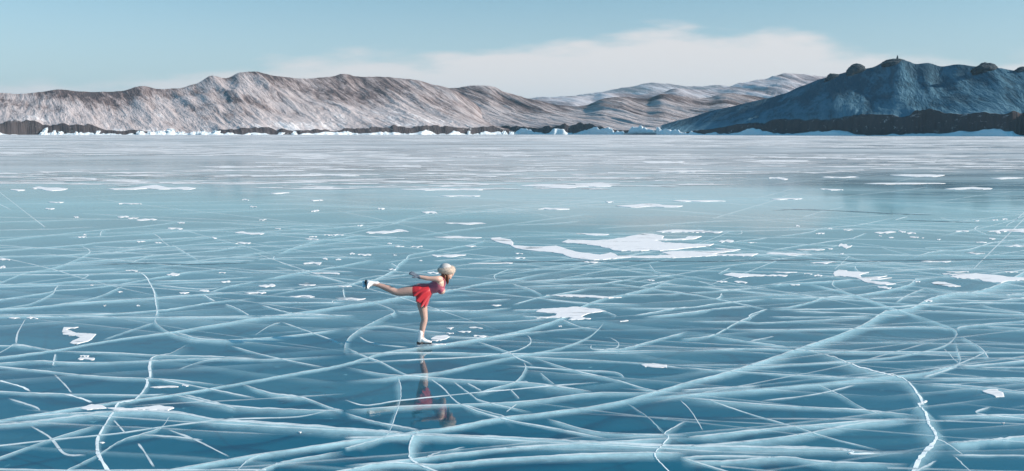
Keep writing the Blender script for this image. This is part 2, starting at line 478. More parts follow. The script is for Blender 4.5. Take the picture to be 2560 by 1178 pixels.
head = hill('headland', 1560, 3500, 2.6,
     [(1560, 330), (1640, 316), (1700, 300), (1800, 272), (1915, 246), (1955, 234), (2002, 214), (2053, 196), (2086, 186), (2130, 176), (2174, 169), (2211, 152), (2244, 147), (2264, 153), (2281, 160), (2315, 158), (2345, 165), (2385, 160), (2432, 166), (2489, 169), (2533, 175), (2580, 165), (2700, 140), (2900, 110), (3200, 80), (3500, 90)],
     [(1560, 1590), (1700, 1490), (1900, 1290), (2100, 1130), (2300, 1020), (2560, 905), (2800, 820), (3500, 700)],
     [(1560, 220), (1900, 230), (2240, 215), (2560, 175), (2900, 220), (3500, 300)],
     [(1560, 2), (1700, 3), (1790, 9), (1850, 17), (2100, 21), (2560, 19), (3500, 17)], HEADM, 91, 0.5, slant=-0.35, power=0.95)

# ------------------------------------------------------------------ frozen spray along the shore
def shore_strip(name, layer, p0, p1, hfun, seed, gap=0.1):
    px, S, ch = layer
    sel = (px >= p0) & (px <= p1)
    px, S = px[sel], S[sel]
    X = (px - CX) / F * cp * S
    h = np.maximum(0.15, hfun(px) * np.clip(gap + 2.2 * (fbm(X / 26, X * 0 + seed, seed, 4) + 0.15) + 0.5 * fbm(X / 4, X * 0, seed + 1, 2), 0.03, 1.35) * S / F)
    off = 5 + 5 * (fbm(X / 9, X * 0, seed + 3, 3) + 0.5)
    rows = []
    for k, (dy, fz) in enumerate(((-1.0, -0.3), (-0.95, 0.12), (-0.7, 0.5), (-0.3, 0.85), (0.25, 1.0), (1.2, 0.95), (1.8, 0.2))):
        jx = fbm(X / 5, X * 0 + k, seed + k, 2)
        rows.append(np.stack([X * (1 + dy * off / S) + jx * 2, S + dy * off + 3 * jx, h * fz * (1 + 0.6 * jx * (k < 5)) - (0.5 if k == 0 else 0)], -1))
    V = np.concatenate(rows); n = len(px)
    fs = [(r * n + i, r * n + i + 1, (r + 1) * n + i + 1, (r + 1) * n + i) for r in range(len(rows) - 1) for i in range(n - 1)]
    o = link(name, mesh(name, V, fs), SHORE_ICE, smooth=False)
    return tag(o, kind='structure')
shore_strip('shore_ice', left, -420, 1300, lambda p: interp([(-420, 6), (0, 9), (90, 10), (110, 5), (400, 10), (520, 8), (700, 6), (1000, 9), (1300, 10)], p), 3, 0.12)
shore_strip('shore_ice', mid, 1240, 1760, lambda p: interp([(1240, 11), (1480, 13), (1520, 17), (1640, 17), (1760, 17)], p), 8, 0.35)
shore_strip('shore_ice', head, 1640, 3400, lambda p: interp([(1640, 20), (1790, 16), (1860, 13), (2150, 10), (2330, 14), (2420, 14), (2490, 19), (2560, 16), (3400, 16)], p), 14, 0.35)

def ice_column(px, wpx, hpx, label):
    Sv = float(np.interp(px, left[0], left[1])) - 9
    m = Sv / F
    b = at(px, 336.5, Sv)
    rnd = random.Random(int(px * 7))
    bm = bmesh.new()
    n, rings = 14, 7
    vs = []
    for r in range(rings):
        t = r / (rings - 1)
        rad = wpx * m * 0.42 * (1.35 - 0.55 * t + 0.25 * math.sin(t * 5 + px))
        lean = wpx * m * 0.15 * math.sin(px) * t
        row = []
        for k in range(n):
            an = 2 * math.pi * k / n
            rr = rad * (0.75 + 0.5 * rnd.random())
            row.append(bm.verts.new((b.x + lean + rr * math.cos(an), Sv + t * 7 + rr * 0.7 * math.sin(an), -0.5 + t * hpx * m * 0.62 * (0.7 + 0.5 * rnd.random()))))
        vs.append(row)
    for r in range(rings - 1):
        for k in range(n):
            bm.faces.new((vs[r][k], vs[r][(k + 1) % n], vs[r + 1][(k + 1) % n], vs[r + 1][k]))
    bm.faces.new(vs[-1])
    me = bpy.data.meshes.new('ice_column'); bm.to_mesh(me); bm.free()
    o = link('ice_column', me, SHORE_ICE)
    tag(o, label, 'ice column', 'columns of frozen spray on the cliff foot')
for i, (px, w, h) in enumerate([(108, 16, 28), (132, 10, 19), (148, 14, 14), (188, 10, 14), (199, 7, 11), (241, 12, 16), (282, 16, 6), (322, 14, 7),
                                (350, 20, 15), (374, 16, 14), (398, 18, 16), (424, 22, 24), (448, 20, 13), (482, 16, 12), (508, 18, 15), (536, 22, 16), (566, 16, 9), (640, 22, 8), (700, 18, 9), (735, 12, 14), (812, 16, 10), (962, 12, 12), (1172, 8, 14), (1262, 12, 14), (1278, 14, 12)]):
    lab = 'white column of frozen spray standing at the foot of the lake cliff'
    if i == 0: lab = 'broadest white ice column beside the dark cliff end'
    ice_column(px, w, h, lab)

# ------------------------------------------------------------------ rocks and cairn on the headland
ROCK = principled('dark_outcrop', (0.022, 0.036, 0.046), 0.9, 0.5, 0.25, 0.8, 1.0)
def outcrop(px, py, wpx, hpx, label, seed):
    Sv = float(np.interp(px, head[0], head[1])) + float(np.interp(px, [1560, 1900, 2240, 2560, 2900], [220, 230, 215, 175, 220]))
    m = Sv / F
    bm = bmesh.new()
    bmesh.ops.create_icosphere(bm, subdivisions=4, radius=1.0)
    for v in bm.verts:
        c = v.co.copy()
        k = 1 + 0.75 * float(fbm(c.x * 1.3 + seed, c.y * 1.3 + c.z * 1.7, seed, 4)) + 0.22 * float(fbm(c.x * 5, c.z * 5 + c.y * 3, seed + 4, 2))
        sk = 1.0 + 0.55 * max(0.0, 0.35 - c.z)
        v.co = Vector((c.x * wpx * 0.5 * m * sk, c.y * wpx * 0.4 * m * sk, c.z * hpx * m * (1.0 if c.z > 0 else 1.8))) * k
    me = bpy.data.meshes.new('rock_outcrop'); bm.to_mesh(me); bm.free()
    o = link('rock_outcrop', me, ROCK)
    o.location = at(px, py + hpx, Sv)
    tag(o, label, 'rock', 'rock outcrops on the headland crest')
outcrop(2145, 162, 44, 13, 'rounded dark rock knob on the headland shoulder below the cairn peak', 2)
outcrop(2086, 183, 40, 12, 'low dark rock ledge where the headland crest starts to drop', 9)
outcrop(2464, 158, 48, 13, 'largest domed dark rock on the flat headland crest', 5)
outcrop(2566, 166, 48, 13, 'dark rock dome at the far end of the headland crest', 7)
outcrop(2238, 148, 52, 8, 'broken summit rocks under the small cairn', 12)
def cairn(px, py_base, hpx):
    Sv = float(np.interp(px, head[0], head[1])) + 213
    m = Sv / F
    root = bpy.data.objects.new('stone_cairn', None); COL.objects.link(root)
    b = at(px, py_base, Sv); root.location = b
    tag(root, 'small upright stone cairn on the highest point of the headland', 'cairn')
    H = hpx * m
    for k, (z0, z1, r0, r1) in enumerate(((-0.15, 0.3, 0.34, 0.26), (0.28, 0.72, 0.25, 0.17), (0.70, 1.05, 0.16, 0.06))):
        bm = bmesh.new(); rr = random.Random(k); rows = []
        for z, rad in ((z0, r0), ((z0 + z1) / 2, (r0 + r1) / 2 * 1.08), (z1, r1)):
            rows.append([bm.verts.new((H * rad * (0.85 + 0.3 * rr.random()) * math.cos(a), H * rad * (0.85 + 0.3 * rr.random()) * math.sin(a), H * z)) for a in [j * math.pi / 4 for j in range(8)]])
        for r in range(2):
            for j in range(8): bm.faces.new((rows[r][j], rows[r][(j + 1) % 8], rows[r + 1][(j + 1) % 8], rows[r + 1][j]))
        bm.faces.new(rows[-1]); bm.faces.new(rows[0][::-1])
        me = bpy.data.meshes.new('stone'); bm.to_mesh(me); bm.free()
        link('stone', me, ROCK, root)
cairn(2243.5, 149, 10)

# ------------------------------------------------------------------ cracks in the ice
CROPS = {'A': (0, 780, 2.959), 'B': (860, 780, 2.959), 'C': (1700, 780, 2.959),
         '0': (0, 540, 4.0), '1': (640, 540, 4.0), '2': (1280, 540, 4.0), '3': (1920, 540, 4.0), 'X': (0, 0, 1.0)}
def un(c, x, y):
    ox, oy, s = CROPS[c]; return ox + x / s, oy + y / s

def catmull(P, per):
    P = [np.array(p, float) for p in P]
    out = []
    Q = [2 * P[0] - P[1]] + P + [2 * P[-1] - P[-2]]
    for i in range(1, len(Q) - 2):
        p0, p1, p2, p3 = Q[i - 1], Q[i], Q[i + 1], Q[i + 2]
        for k in range(per):
            t = k / per
            out.append(0.5 * ((2 * p1) + (-p0 + p2) * t + (2 * p0 - 5 * p1 + 4 * p2 - p3) * t * t + (-p0 + 3 * p1 - 3 * p2 + p3) * t ** 3))
    out.append(P[-1])
    return out

NCRACK = [0]
def crack(pts, w, strength=0.6, line=0.35, lat=None, linew=None, both=False, mat=None, fade=True, name='crack', pool=None):
    """pts: photograph pixels of the trace on the surface. A sheet of fractured ice hangs below the trace
       (depth from the band width w in pixels) and a thin healed seam runs along the top."""
    NCRACK[0] += 1
    rs = np.random.RandomState(NCRACK[0] * 31 + 5)
    pts = [tuple(p) for p in pts]
    def ext(a, b):
        d = np.array(a) - np.array(b); d = d / max(1e-6, np.hypot(*d)) * 260
        q = np.array(a) + d; q[1] = max(q[1], 352); return tuple(q)
    ended = [True, True]
    for e, (i, j) in enumerate(((0, 1), (-1, -2))):
        x, y = pts[i]
        if x <= 6 or x >= 2552 or y >= 1172:
            ended[e] = False
            if i == 0: pts = [ext(pts[0], pts[1])] + pts
            else: pts = pts + [ext(pts[-1], pts[-2])]
    P = np.array(catmull(pts, 9))
    if len(P) > 3:
        k = rs.normal(0, 1, P.shape); k[0] = k[-1] = 0
        Ti = np.gradient(P, axis=0); Ti /= np.maximum(np.hypot(Ti[:, 0], Ti[:, 1])[:, None], 1e-6)
        P = P + k[:, :1] * np.stack([-Ti[:, 1], Ti[:, 0]], -1) * min(1.0, 0.03 * w + 0.1) * (0.3 + 0.6 * line)
    G = np.array([ground(x, min(y, 2200)) for x, y in P])
    n = len(P)
    dimg = np.abs(P[-1] - P[0]); steep = dimg[1] / (dimg[0] + 1e-6)
    if lat is None:
        lat = rs.uniform(-0.4, 0.4) + (rs.choice([-1, 1]) * min(1.0, steep * 1.4))
    s = np.linspace(0, 1, n)
    end = np.ones(n)
    if fade:
        if ended[0]: end *= np.clip(s / 0.12, 0, 1)
        if ended[1]: end *= np.clip((1 - s) / 0.12, 0, 1)
    wv = w * (0.6 + 0.9 * vnoise(s * 5 + NCRACK[0], s * 0, NCRACK[0]))
    V, Fc, Al = [], [], []
    depth = CAM_H * wv / np.maximum(P[:, 1] - 331.5, 25)
    mpp = G[:, 1] / F
    # each fracture plane dips towards the viewer's shore: its foot lies a little below and beside the trace
    GB = {sg: [ground(P[i, 0] + sg * lat * wv[i], min(P[i, 1], 2200) + 0.93 * wv[i]) for i in range(n)] for sg in (1, -1)}
    for sgn in ((1, -1) if both else (1,)):
        rows = 6
        base = len(V)
        for r in range(rows):
            t = r / (rows - 1)
            for i in range(n):
                q = GB[sgn][i]
                V.append((G[i, 0] + (q[0] - G[i, 0]) * t, G[i, 1] + (q[1] - G[i, 1]) * t, -0.002 - 0.07 * depth[i] * t))
                Al.append(strength * end[i] * min(1.0, 1.5 * (1 - t) ** 1.5))
        for r in range(rows - 1):
            for i in range(n - 1):
                a = base + r * n + i
                Fc.append((a, a + 1, a + n + 1, a + n))
    # healed seam on the surface
    if linew is None: linew = 0.8
    T = np.gradient(G, axis=0); T /= np.maximum(np.hypot(T[:, 0], T[:, 1])[:, None], 1e-6)
    N = np.stack([-T[:, 1], T[:, 0]], -1)
    # seam width in metres so that it reads about linew photograph pixels where it runs across the view
    base = len(V)
    for i in range(n):
        wm = linew * 0.013 * (0.6 + 0.8 * float(vnoise(i * 0.35, NCRACK[0], 3))) * (1 + G[i, 1] / 28) * (0.30 + 0.70 * abs(N[i, 1]))
        for sd in (-1, 1):
            V.append((G[i, 0] + sd * N[i, 0] * wm, G[i, 1] + sd * N[i, 1] * wm * 1.6, 0.002))
            Al.append(line * end[i])
    for i in range(n - 1):
        a = base + 2 * i
        Fc.append((a, a + 1, a + 3, a + 2))
    if pool is not None:
        o0 = len(pool[0]); pool[0].extend(V); pool[1].extend(tuple(o0 + k for k in f) for f in Fc); pool[2].extend(Al)
        return None
    me = mesh(name, V, Fc)
    fattr(me, 'alpha', Al)
    return link(name, me, mat or CRACK, ice)

def cr(c, flat, w, s=0.6, line=0.3, **kw):
    it = list(zip(flat[::2], flat[1::2]))
    crack([un(c, x, y) for x, y in it], w, s, line, **kw)

# long traced fractures, in photograph pixels
crack([un('A', 0, 335), un('A', 350, 290), un('A', 850, 205), un('A', 1250, 150), un('A', 1800, 60), (690, 789), (790, 775), (927, 755), (1030, 738), (1110, 728), (1215, 707), (1280, 699), (1355, 685), (1455, 670)], 10, 0.95, 0.7)
crack([un('A', 0, 800), un('A', 600, 705), un('A', 900, 660), un('A', 1300, 610), un('A', 1780, 525), un('A', 2200, 450), un('B', 0, 385), un('B', 300, 300), un('B', 540, 265), un('B', 950, 205), un('B', 1300, 140), un('B', 1600, 50), (1455, 766), (1517, 744), (1555, 737), (1630, 719), (1692, 697), (1805, 685)], 14, 0.95, 0.6)
crack([un('A', 0, 835), un('A', 500, 780), un('A', 870, 735), un('A', 1260, 740), un('A', 1600, 795), un('A', 1900, 815), un('B', 0, 860), un('B', 330, 885), un('B', 520, 905), un('B', 900, 915), un('B', 1300, 930), un('B', 1800, 960), un('B', 2300, 985), un('C', 170, 990), un('C', 700, 1000), un('C', 1100, 1010), un('C', 1450, 1040), un('C', 1760, 1040)], 21, 0.8, 0.7, linew=1.3)
crack([(405, 1178), un('A', 1700, 1090), un('A', 2000, 1040), un('A', 2545, 960), un('B', 300, 922), un('B', 560, 880), un('B', 800, 850), un('B', 1100, 790), un('B', 1450, 750), un('B', 2000, 670), un('B', 2545, 520), un('C', 400, 430), un('C', 850, 280), un('C', 1300, 120), un('C', 1500, 5), un('3', 1290, 940), un('3', 1450, 915), un('3', 1600, 835), un('3', 1850, 770), un('3', 2100, 750), un('3', 2350, 670), un('3', 2560, 560)], 15, 0.95, 0.6)
crack([un('A', *p) for p in ((1170, 20), (1150, 75), (1250, 150), (1400, 200), (1530, 215))], 10, 0.6, 0.4)
crack([un('A', *p) for p in ((1400, 235), (1260, 305), (1120, 345), (1110, 480), (1085, 490), (1085, 545), (1000, 645), (880, 675), (840, 735), (780, 830), (725, 930), (720, 1015), (740, 1080), (800, 1178))], 14, 0.55, 0.95, lat=1.0, linew=1.4)
crack([un('C', *p) for p in ((860, 270), (1130, 330), (1280, 390), (1530, 460), (1600, 470), (1700, 525), (1790, 660), (1770, 690), (1820, 745), (1840, 820), (1890, 900), (1885, 960), (1820, 1030), (1770, 1090), (1730, 1178))], 24, 0.5, 1.0, lat=1.3, both=True, linew=1.6)
crack([un('C', *p) for p in ((1680, 0), (1930, 85), (2040, 140), (2030, 195), (1930, 260), (1600, 330), (1200, 365), (600, 405), (0, 450))], 12, 0.75, 0.4)
crack([un('C', *p) for p in ((2030, 200), (2060, 300), (2060, 380), (1850, 440), (1600, 470), (1000, 530), (450, 580), (0, 612))] + [un('B', 2080, 660)], 15, 0.85, 0.3, lat=-0.6)
crack([un('B', *p) for p in ((560, 880), (500, 940), (485, 1070), (560, 1130), (680, 1178))], 30, 0.8, 0.8, lat=1.2, linew=1.2)
crack([un('B', *p) for p in ((0, 515), (300, 490), (480, 465), (700, 445), (1000, 380), (1280, 325), (1600, 265), (1800, 190), (1900, 110), (1920, 70))], 12, 0.85, 0.4)
crack([un('1', *p) for p in ((1150, 860), (1370, 940), (1350, 990))] + [un('B', *p) for p in ((360, 10), (210, 80), (100, 140), (20, 215), (0, 310))], 12, 0.6, 0.7, lat=0.9, linew=1.1)

TR = {
 'A': [((0, 590, 400, 605, 1000, 615, 1250, 608), 12, .5), ((0, 405, 350, 440, 700, 475, 1080, 492, 1300, 505, 1700, 548), 10, .55), ((0, 380, 250, 362, 600, 375, 1100, 362, 1500, 345, 2000, 350, 2545, 322), 11, .6),
       ((380, 290, 900, 305, 1150, 320, 1600, 330, 1900, 345), 8, .5), ((1150, 75, 950, 140, 760, 205), 7, .5), ((1280, 145, 1560, 205, 2100, 180, 2545, 125), 12, .65), ((2080, 75, 2300, 150, 2545, 240), 7, .5),
       ((0, 1075, 380, 940, 760, 825), 9, .5), ((0, 990, 400, 945, 900, 895, 1200, 850, 1700, 795, 2200, 775, 2480, 715), 4, .5, .5), ((480, 1178, 720, 1060, 900, 950, 1180, 860, 1260, 760), 16, .45, .5),
       ((1900, 1178, 2100, 1110, 2545, 1030), 15, .6), ((1750, 1178, 1830, 1100, 1950, 1050), 18, .5), ((190, 50, 130, 160, 120, 240), 5, .45), ((0, 300, 120, 240, 350, 285), 6, .45), ((0, 30, 500, 32, 1200, 42, 2000, 42, 2545, 46), 7, .6), ((0, 22, 500, 18, 1100, 3), 6, .5),
       ((1780, 530, 2000, 600, 2230, 630, 2450, 710, 2545, 732), 14, .6), ((1250, 605, 1700, 695, 2200, 722, 2545, 735), 22, .45), ((1130, 490, 1500, 560, 1900, 640), 9, .35), ((1350, 610, 1560, 660, 1750, 720), 12, .45),
       ((840, 800, 930, 900), 5, .4), ((1020, 970, 1070, 1040, 1140, 1150), 7, .35), ((1240, 870, 1450, 950, 1700, 1075), 6, .4), ((220, 840, 370, 930, 480, 1050, 640, 1060), 6, .3), ((1700, 250, 2000, 330, 2400, 410), 7, .45), ((1300, 430, 1550, 355, 1900, 345), 6, .4),
       ((0, 510, 150, 550, 230, 592), 4, .4, .8), ((470, 605, 600, 640, 680, 672), 4, .35, .7), ((400, 460, 480, 540, 530, 600), 5, .25), ((1040, 910, 1300, 925, 1500, 950), 9, .35), ((0, 1165, 500, 1172, 1200, 1170), 8, .5), ((2000, 25, 2300, 15, 2545, 30), 8, .5), ((390, 400, 410, 310), 5, .4), ((1880, 175, 2000, 100, 2080, 75), 5, .45),
       ((0, 250, 200, 255, 420, 290), 10, .45), ((60, 640, 250, 700, 300, 730), 8, .25), ((100, 780, 600, 745, 900, 735), 18, .5)],
 'B': [((110, 180, 180, 220, 300, 245, 480, 262), 4, .4, .5), ((20, 265, 160, 330, 260, 365, 440, 455, 520, 470), 11, .6), ((0, 405, 300, 460, 600, 480, 900, 505, 1300, 520, 1600, 550, 1830, 590), 11, .55),
       ((0, 310, 600, 300, 1200, 310, 1600, 300, 2545, 282), 10, .6), ((0, 380, 600, 350, 1000, 330, 1260, 290, 1370, 240, 1380, 200, 1350, 170), 5, .5, .6), ((970, 215, 1200, 290, 1280, 340, 1400, 390), 9, .55),
       ((1330, 370, 1340, 420, 1270, 515, 1100, 565, 950, 610), 12, .6, .5), ((630, 490, 730, 560, 860, 680, 1180, 790, 1600, 870, 2000, 950), 9, .55, .5), ((800, 510, 940, 610, 1030, 662, 1400, 745), 9, .55), ((400, 480, 420, 560, 415, 660, 380, 770, 340, 880, 300, 930), 16, .45, .5),
       ((0, 650, 160, 690, 420, 655, 1000, 595, 1240, 575, 1500, 550, 1900, 520), 3, .4, .6), ((1230, 570, 1300, 645), 4, .35), ((1450, 450, 1560, 540), 6, .4), ((910, 525, 1020, 585), 5, .35), ((1400, 340, 1700, 430, 2000, 500, 2200, 560, 2400, 600), 10, .5),
       ((1300, 330, 1700, 350, 2200, 380, 2545, 420), 8, .5), ((1200, 395, 1700, 430, 2000, 445, 2080, 490), 6, .5, .5), ((1850, 285, 2040, 275, 2300, 210, 2545, 145), 12, .65), ((1960, 185, 2030, 230, 2000, 270, 1840, 275, 1830, 240), 5, .4, .5),
       ((0, 1140, 400, 1100, 800, 1050, 1300, 1000, 1900, 962, 2545, 930), 20, .7), ((0, 1172, 300, 1115, 660, 1130, 1000, 1100, 1600, 1060, 2300, 1040, 2545, 1050), 24, .7), ((2545, 800, 2380, 890, 2400, 930, 2310, 1030, 2310, 1080, 2400, 1178), 14, .45, .9), ((2080, 670, 2250, 780, 2350, 890), 34, .3, .1),
       ((1500, 790, 1900, 890, 2545, 912), 13, .5), ((0, 745, 200, 805, 430, 850, 560, 875), 14, .45), ((1280, 680, 1200, 740), 5, .3), ((0, 730, 400, 700, 900, 682, 1350, 660, 1850, 600, 2400, 600), 15, .6), ((0, 930, 300, 925, 520, 905), 20, .5), ((300, 930, 100, 985, 0, 1010), 16, .5), ((1270, 510, 1500, 540, 1840, 590), 22, .35),
       ((860, 680, 1000, 720, 1250, 790), 26, .3), ((600, 1080, 700, 1040, 900, 1000), 20, .25), ((1600, 50, 1750, 110, 1900, 130), 7, .45), ((0, 130, 300, 105, 500, 130, 800, 160), 7, .5), ((600, 70, 1100, 75, 1500, 55), 5, .45), ((600, 170, 1000, 190, 1400, 150, 1900, 105), 7, .45)],
 'C': [((0, 290, 500, 270, 850, 282, 1300, 292, 2545, 300), 8, .6), ((0, 200, 230, 175, 430, 75, 600, 3), 12, .65), ((2545, 360, 2250, 390, 2060, 402), 10, .6), ((2060, 402, 1800, 485), 10, .5), ((2040, 130, 2120, 105, 2545, 65), 10, .6), ((2080, 180, 2230, 270, 2290, 355), 9, .45),
       ((0, 70, 430, 70, 600, 80, 900, 65, 1450, 40), 7, .55), ((350, 130, 1000, 130, 1800, 110, 2020, 130), 9, .55), ((230, 175, 480, 215, 840, 265), 10, .6), ((0, 632, 700, 690, 1300, 722, 1760, 765), 17, .5), ((180, 640, 500, 750, 850, 850, 1100, 930, 1500, 1030), 6, .5), ((0, 650, 70, 720, 130, 810, 170, 880), 5, .3, .7),
       ((0, 935, 400, 890, 900, 842, 1400, 803, 1720, 790), 16, .65), ((0, 1000, 470, 960, 930, 900, 1350, 820, 1760, 785), 19, .65), ((0, 1105, 400, 1100, 750, 1072, 1100, 1110, 1700, 1125), 22, .6), ((1900, 772, 2545, 760), 17, .6), ((1960, 968, 2250, 950, 2545, 920), 27, .65), ((2000, 1060, 2545, 1062), 9, .45), ((1900, 940, 1970, 970, 2100, 1060), 12, .4, .6),
       ((2020, 1060, 2150, 1178), 22, .3), ((1800, 490, 2545, 490), 11, .6), ((1750, 520, 2300, 560, 2545, 592), 12, .5), ((0, 410, 400, 440, 1100, 480, 1500, 485), 9, .5), ((1300, 540, 1000, 610, 600, 660), 6, .3), ((1000, 530, 1200, 620, 1350, 710, 1500, 760), 10, .35), ((0, 1072, 150, 1120, 340, 1178), 7, .5), ((1100, 1010, 1280, 1030, 1260, 1050, 1500, 1045), 5, .7, .9),
       ((1850, 440, 2060, 385, 2300, 280), 8, .3), ((1900, 1100, 1750, 1178), 26, .3), ((2300, 700, 2200, 750, 2545, 790), 8, .4), ((2545, 120, 2250, 105), 8, .5), ((520, 215, 700, 180), 5, .4), ((0, 580, 300, 560, 600, 545), 10, .5), ((0, 1080, 250, 1065, 700, 1075), 12, .5), ((2200, 410, 2400, 410, 2545, 410), 7, .45), ((1950, 270, 2060, 380), 26, .35)],
 '0': [((0, 240, 600, 180, 1000, 140, 1500, 95, 1900, 40), 5, .55), ((0, 345, 760, 290, 1050, 260, 1700, 225, 2300, 200), 6, .6), ((780, 285, 890, 340, 880, 380, 750, 440, 600, 500, 430, 540, 250, 570, 0, 665), 6, .55, .5), ((0, 405, 900, 380, 1500, 320, 2100, 275, 2400, 265), 5, .55), ((600, 490, 750, 465, 1100, 435, 1540, 395, 2100, 350, 2300, 320, 2520, 280), 6, .6),
       ((0, 570, 700, 545, 1300, 520), 6, .6), ((1700, 475, 2200, 420, 2560, 395), 5, .6), ((1760, 475, 2300, 450, 2560, 440), 5, .5), ((0, 590, 700, 585, 1400, 570, 1800, 550), 6, .5), ((0, 685, 500, 675, 700, 655, 1100, 640, 1480, 620), 8, .6), ((1370, 540, 1460, 610, 1490, 660, 1540, 760, 1555, 860, 1570, 960, 1550, 1010), 8, .5, .7),
       ((0, 835, 450, 770, 560, 745, 800, 730, 1150, 690, 1480, 630, 1660, 600, 1900, 560, 2560, 500), 7, .65), ((600, 680, 560, 720, 520, 780, 350, 860, 250, 890, 0, 930), 7, .5, .5), ((0, 935, 400, 905, 800, 870, 1500, 820, 1900, 790, 2560, 750), 7, .7), ((500, 890, 750, 860, 1000, 800, 1250, 690), 7, .5), ((0, 1000, 700, 1000, 1560, 945, 1900, 900, 2150, 860, 2560, 820), 8, .65),
       ((2030, 785, 2150, 855), 6, .4), ((2250, 880, 2380, 930, 2500, 1000), 6, .45), ((1500, 650, 2000, 640, 2560, 610), 6, .55), ((1540, 690, 2000, 730, 2200, 720), 6, .4), ((1600, 1012, 2560, 1000), 8, .6), ((2100, 760, 2300, 700, 2560, 655), 7, .6), ((700, 590, 880, 590, 800, 640), 5, .35), ((0, 60, 500, 45, 1200, 25), 5, .45), ((0, 140, 500, 130, 1000, 105), 5, .35), ((900, 300, 1500, 330), 5, .35), ((650, 210, 1050, 205, 1700, 160, 2560, 120), 5, .5), ((1000, 205, 1020, 150, 1100, 135), 5, .4), ((1550, 380, 1300, 470), 5, .4), ((900, 385, 1400, 360, 2000, 330, 2560, 325), 5, .4)],
 '1': [((180, 400, 400, 310, 640, 245, 900, 215, 1090, 175), 6, .6, .5), ((185, 400, 190, 440, 400, 520), 5, .35), ((0, 440, 200, 420, 700, 410, 1200, 415), 6, .55), ((650, 245, 1100, 230, 1500, 215), 5, .45), ((0, 150, 600, 130, 1000, 100, 1300, 90, 1450, 50, 1560, 5), 5, .5), ((0, 820, 300, 760, 600, 712, 900, 695, 1050, 650, 1200, 630, 1380, 540, 1430, 480, 1500, 430, 1560, 385, 1900, 330, 2240, 265, 2290, 220), 7, .65),
       ((0, 655, 400, 570, 600, 540, 900, 490, 1200, 430), 7, .6), ((870, 720, 875, 770, 885, 820), 5, .4, .6), ((50, 890, 300, 960, 500, 980), 7, .4), ((2400, 645, 2390, 590, 2560, 520), 6, .5), ((0, 545, 500, 545, 1000, 560), 6, .35), ((0, 750, 400, 730), 6, .5), ((600, 590, 900, 670), 6, .35), ((1350, 470, 1430, 520), 8, .4), ((0, 270, 400, 245, 650, 240), 5, .4), ((700, 330, 1100, 310, 1500, 280), 5, .45), ((0, 865, 500, 865, 900, 870), 6, .5), ((1500, 590, 1200, 600, 1000, 640), 6, .4), ((1700, 860, 2200, 850, 2560, 830), 7, .45), ((1700, 940, 2100, 950, 2560, 920), 7, .5), ((1400, 950, 1560, 960, 1700, 930), 8, .4), ((780, 880, 770, 850, 900, 840), 5, .4), ((0, 1000, 500, 990, 1000, 995), 8, .45), ((1750, 450, 2100, 430, 2560, 420), 5, .4)],
 '2': [((0, 680, 150, 720, 310, 790), 8, .5), ((0, 890, 250, 820, 470, 780, 800, 720), 6, .55), ((0, 660, 900, 615, 1400, 600, 1650, 590), 6, .6), ((0, 710, 800, 680, 950, 670, 1300, 610), 6, .55), ((950, 670, 1200, 700, 1700, 770, 1900, 800, 2300, 880, 2560, 930), 7, .6), ((1000, 920, 1700, 920, 2100, 870, 2560, 830), 6, .5), ((1200, 1000, 1600, 930, 1750, 910), 7, .5), ((1300, 1015, 1800, 960, 2100, 920, 2400, 900), 9, .6),
       ((1750, 770, 2200, 740, 2560, 710), 6, .5), ((2030, 830, 2080, 810, 2095, 770), 6, .45), ((0, 90, 400, 75, 700, 50), 4, .5), ((300, 830, 700, 870, 1300, 880), 7, .45), ((1280, 710, 1350, 690, 1600, 640), 8, .45), ((1370, 480, 1430, 550, 1500, 570), 5, .35), ((2060, 580, 2180, 520), 6, .4), ((2400, 1030, 2380, 990, 2560, 930), 12, .5), ((900, 940, 1050, 1000), 7, .4), ((1850, 650, 2050, 700), 6, .4), ((1100, 790, 1700, 780), 6, .45), ((100, 1000, 500, 1020), 6, .4), ((0, 940, 300, 935), 7, .4), ((1800, 120, 2250, 180, 2300, 140), 4, .4), ((2200, 260, 2560, 220), 4, .45)],
 '3': [((0, 690, 300, 670, 650, 650, 870, 635), 7, .6), ((870, 500, 880, 530, 920, 560), 7, .45), ((660, 640, 655, 700, 830, 780), 11, .45), ((370, 670, 800, 770, 1190, 900, 1300, 940, 1600, 1030), 9, .65), ((0, 920, 200, 910, 430, 860, 600, 810, 900, 790, 1200, 740, 1400, 690, 1470, 640, 1500, 625, 1700, 615), 9, .7, .4), ((0, 830, 600, 812, 900, 815), 7, .5), ((1000, 830, 1600, 800), 6, .35), ((1270, 870, 1400, 790, 1580, 720), 5, .45, .4), ((1480, 710, 1800, 760, 2100, 770, 2560, 790), 6, .5), ((1050, 1030, 1190, 940), 14, .6), ((0, 935, 600, 930, 1200, 910, 1900, 870, 2560, 870), 7, .6), ((1400, 940, 2000, 965, 2560, 990), 7, .45), ((0, 350, 300, 300, 800, 230, 880, 210, 1000, 165), 5, .5), ((0, 215, 400, 165, 560, 120, 900, 90, 1300, 10), 4, .45), ((1430, 415, 1700, 350, 2000, 335, 2250, 265, 2560, 230), 5, .55), ((2120, 90, 2070, 130, 2150, 170, 2250, 190, 2560, 200), 4, .5), ((750, 380, 910, 440), 5, .4), ((1120, 310, 1300, 360, 1450, 390), 4, .35), ((2560, 540, 2200, 580), 5, .45), ((1270, 40, 1400, 5), 4, .5), ((1700, 10, 1850, 50, 2110, 85), 4, .4), ((870, 635, 1500, 640), 6, .4), ((2100, 880, 2300, 930, 2560, 970), 7, .4), ((0, 1010, 600, 1010, 1050, 1000), 8, .5), ((600, 500, 1000, 460, 1400, 470), 5, .4), ((1200, 540, 1700, 530, 2100, 545), 5, .35), ((2380, 800, 2450, 780, 2560, 770), 8, .45), ((1750, 830, 2200, 850, 2560, 820), 7, .45), ((200, 950, 800, 970, 1400, 1000), 6, .4)],
}
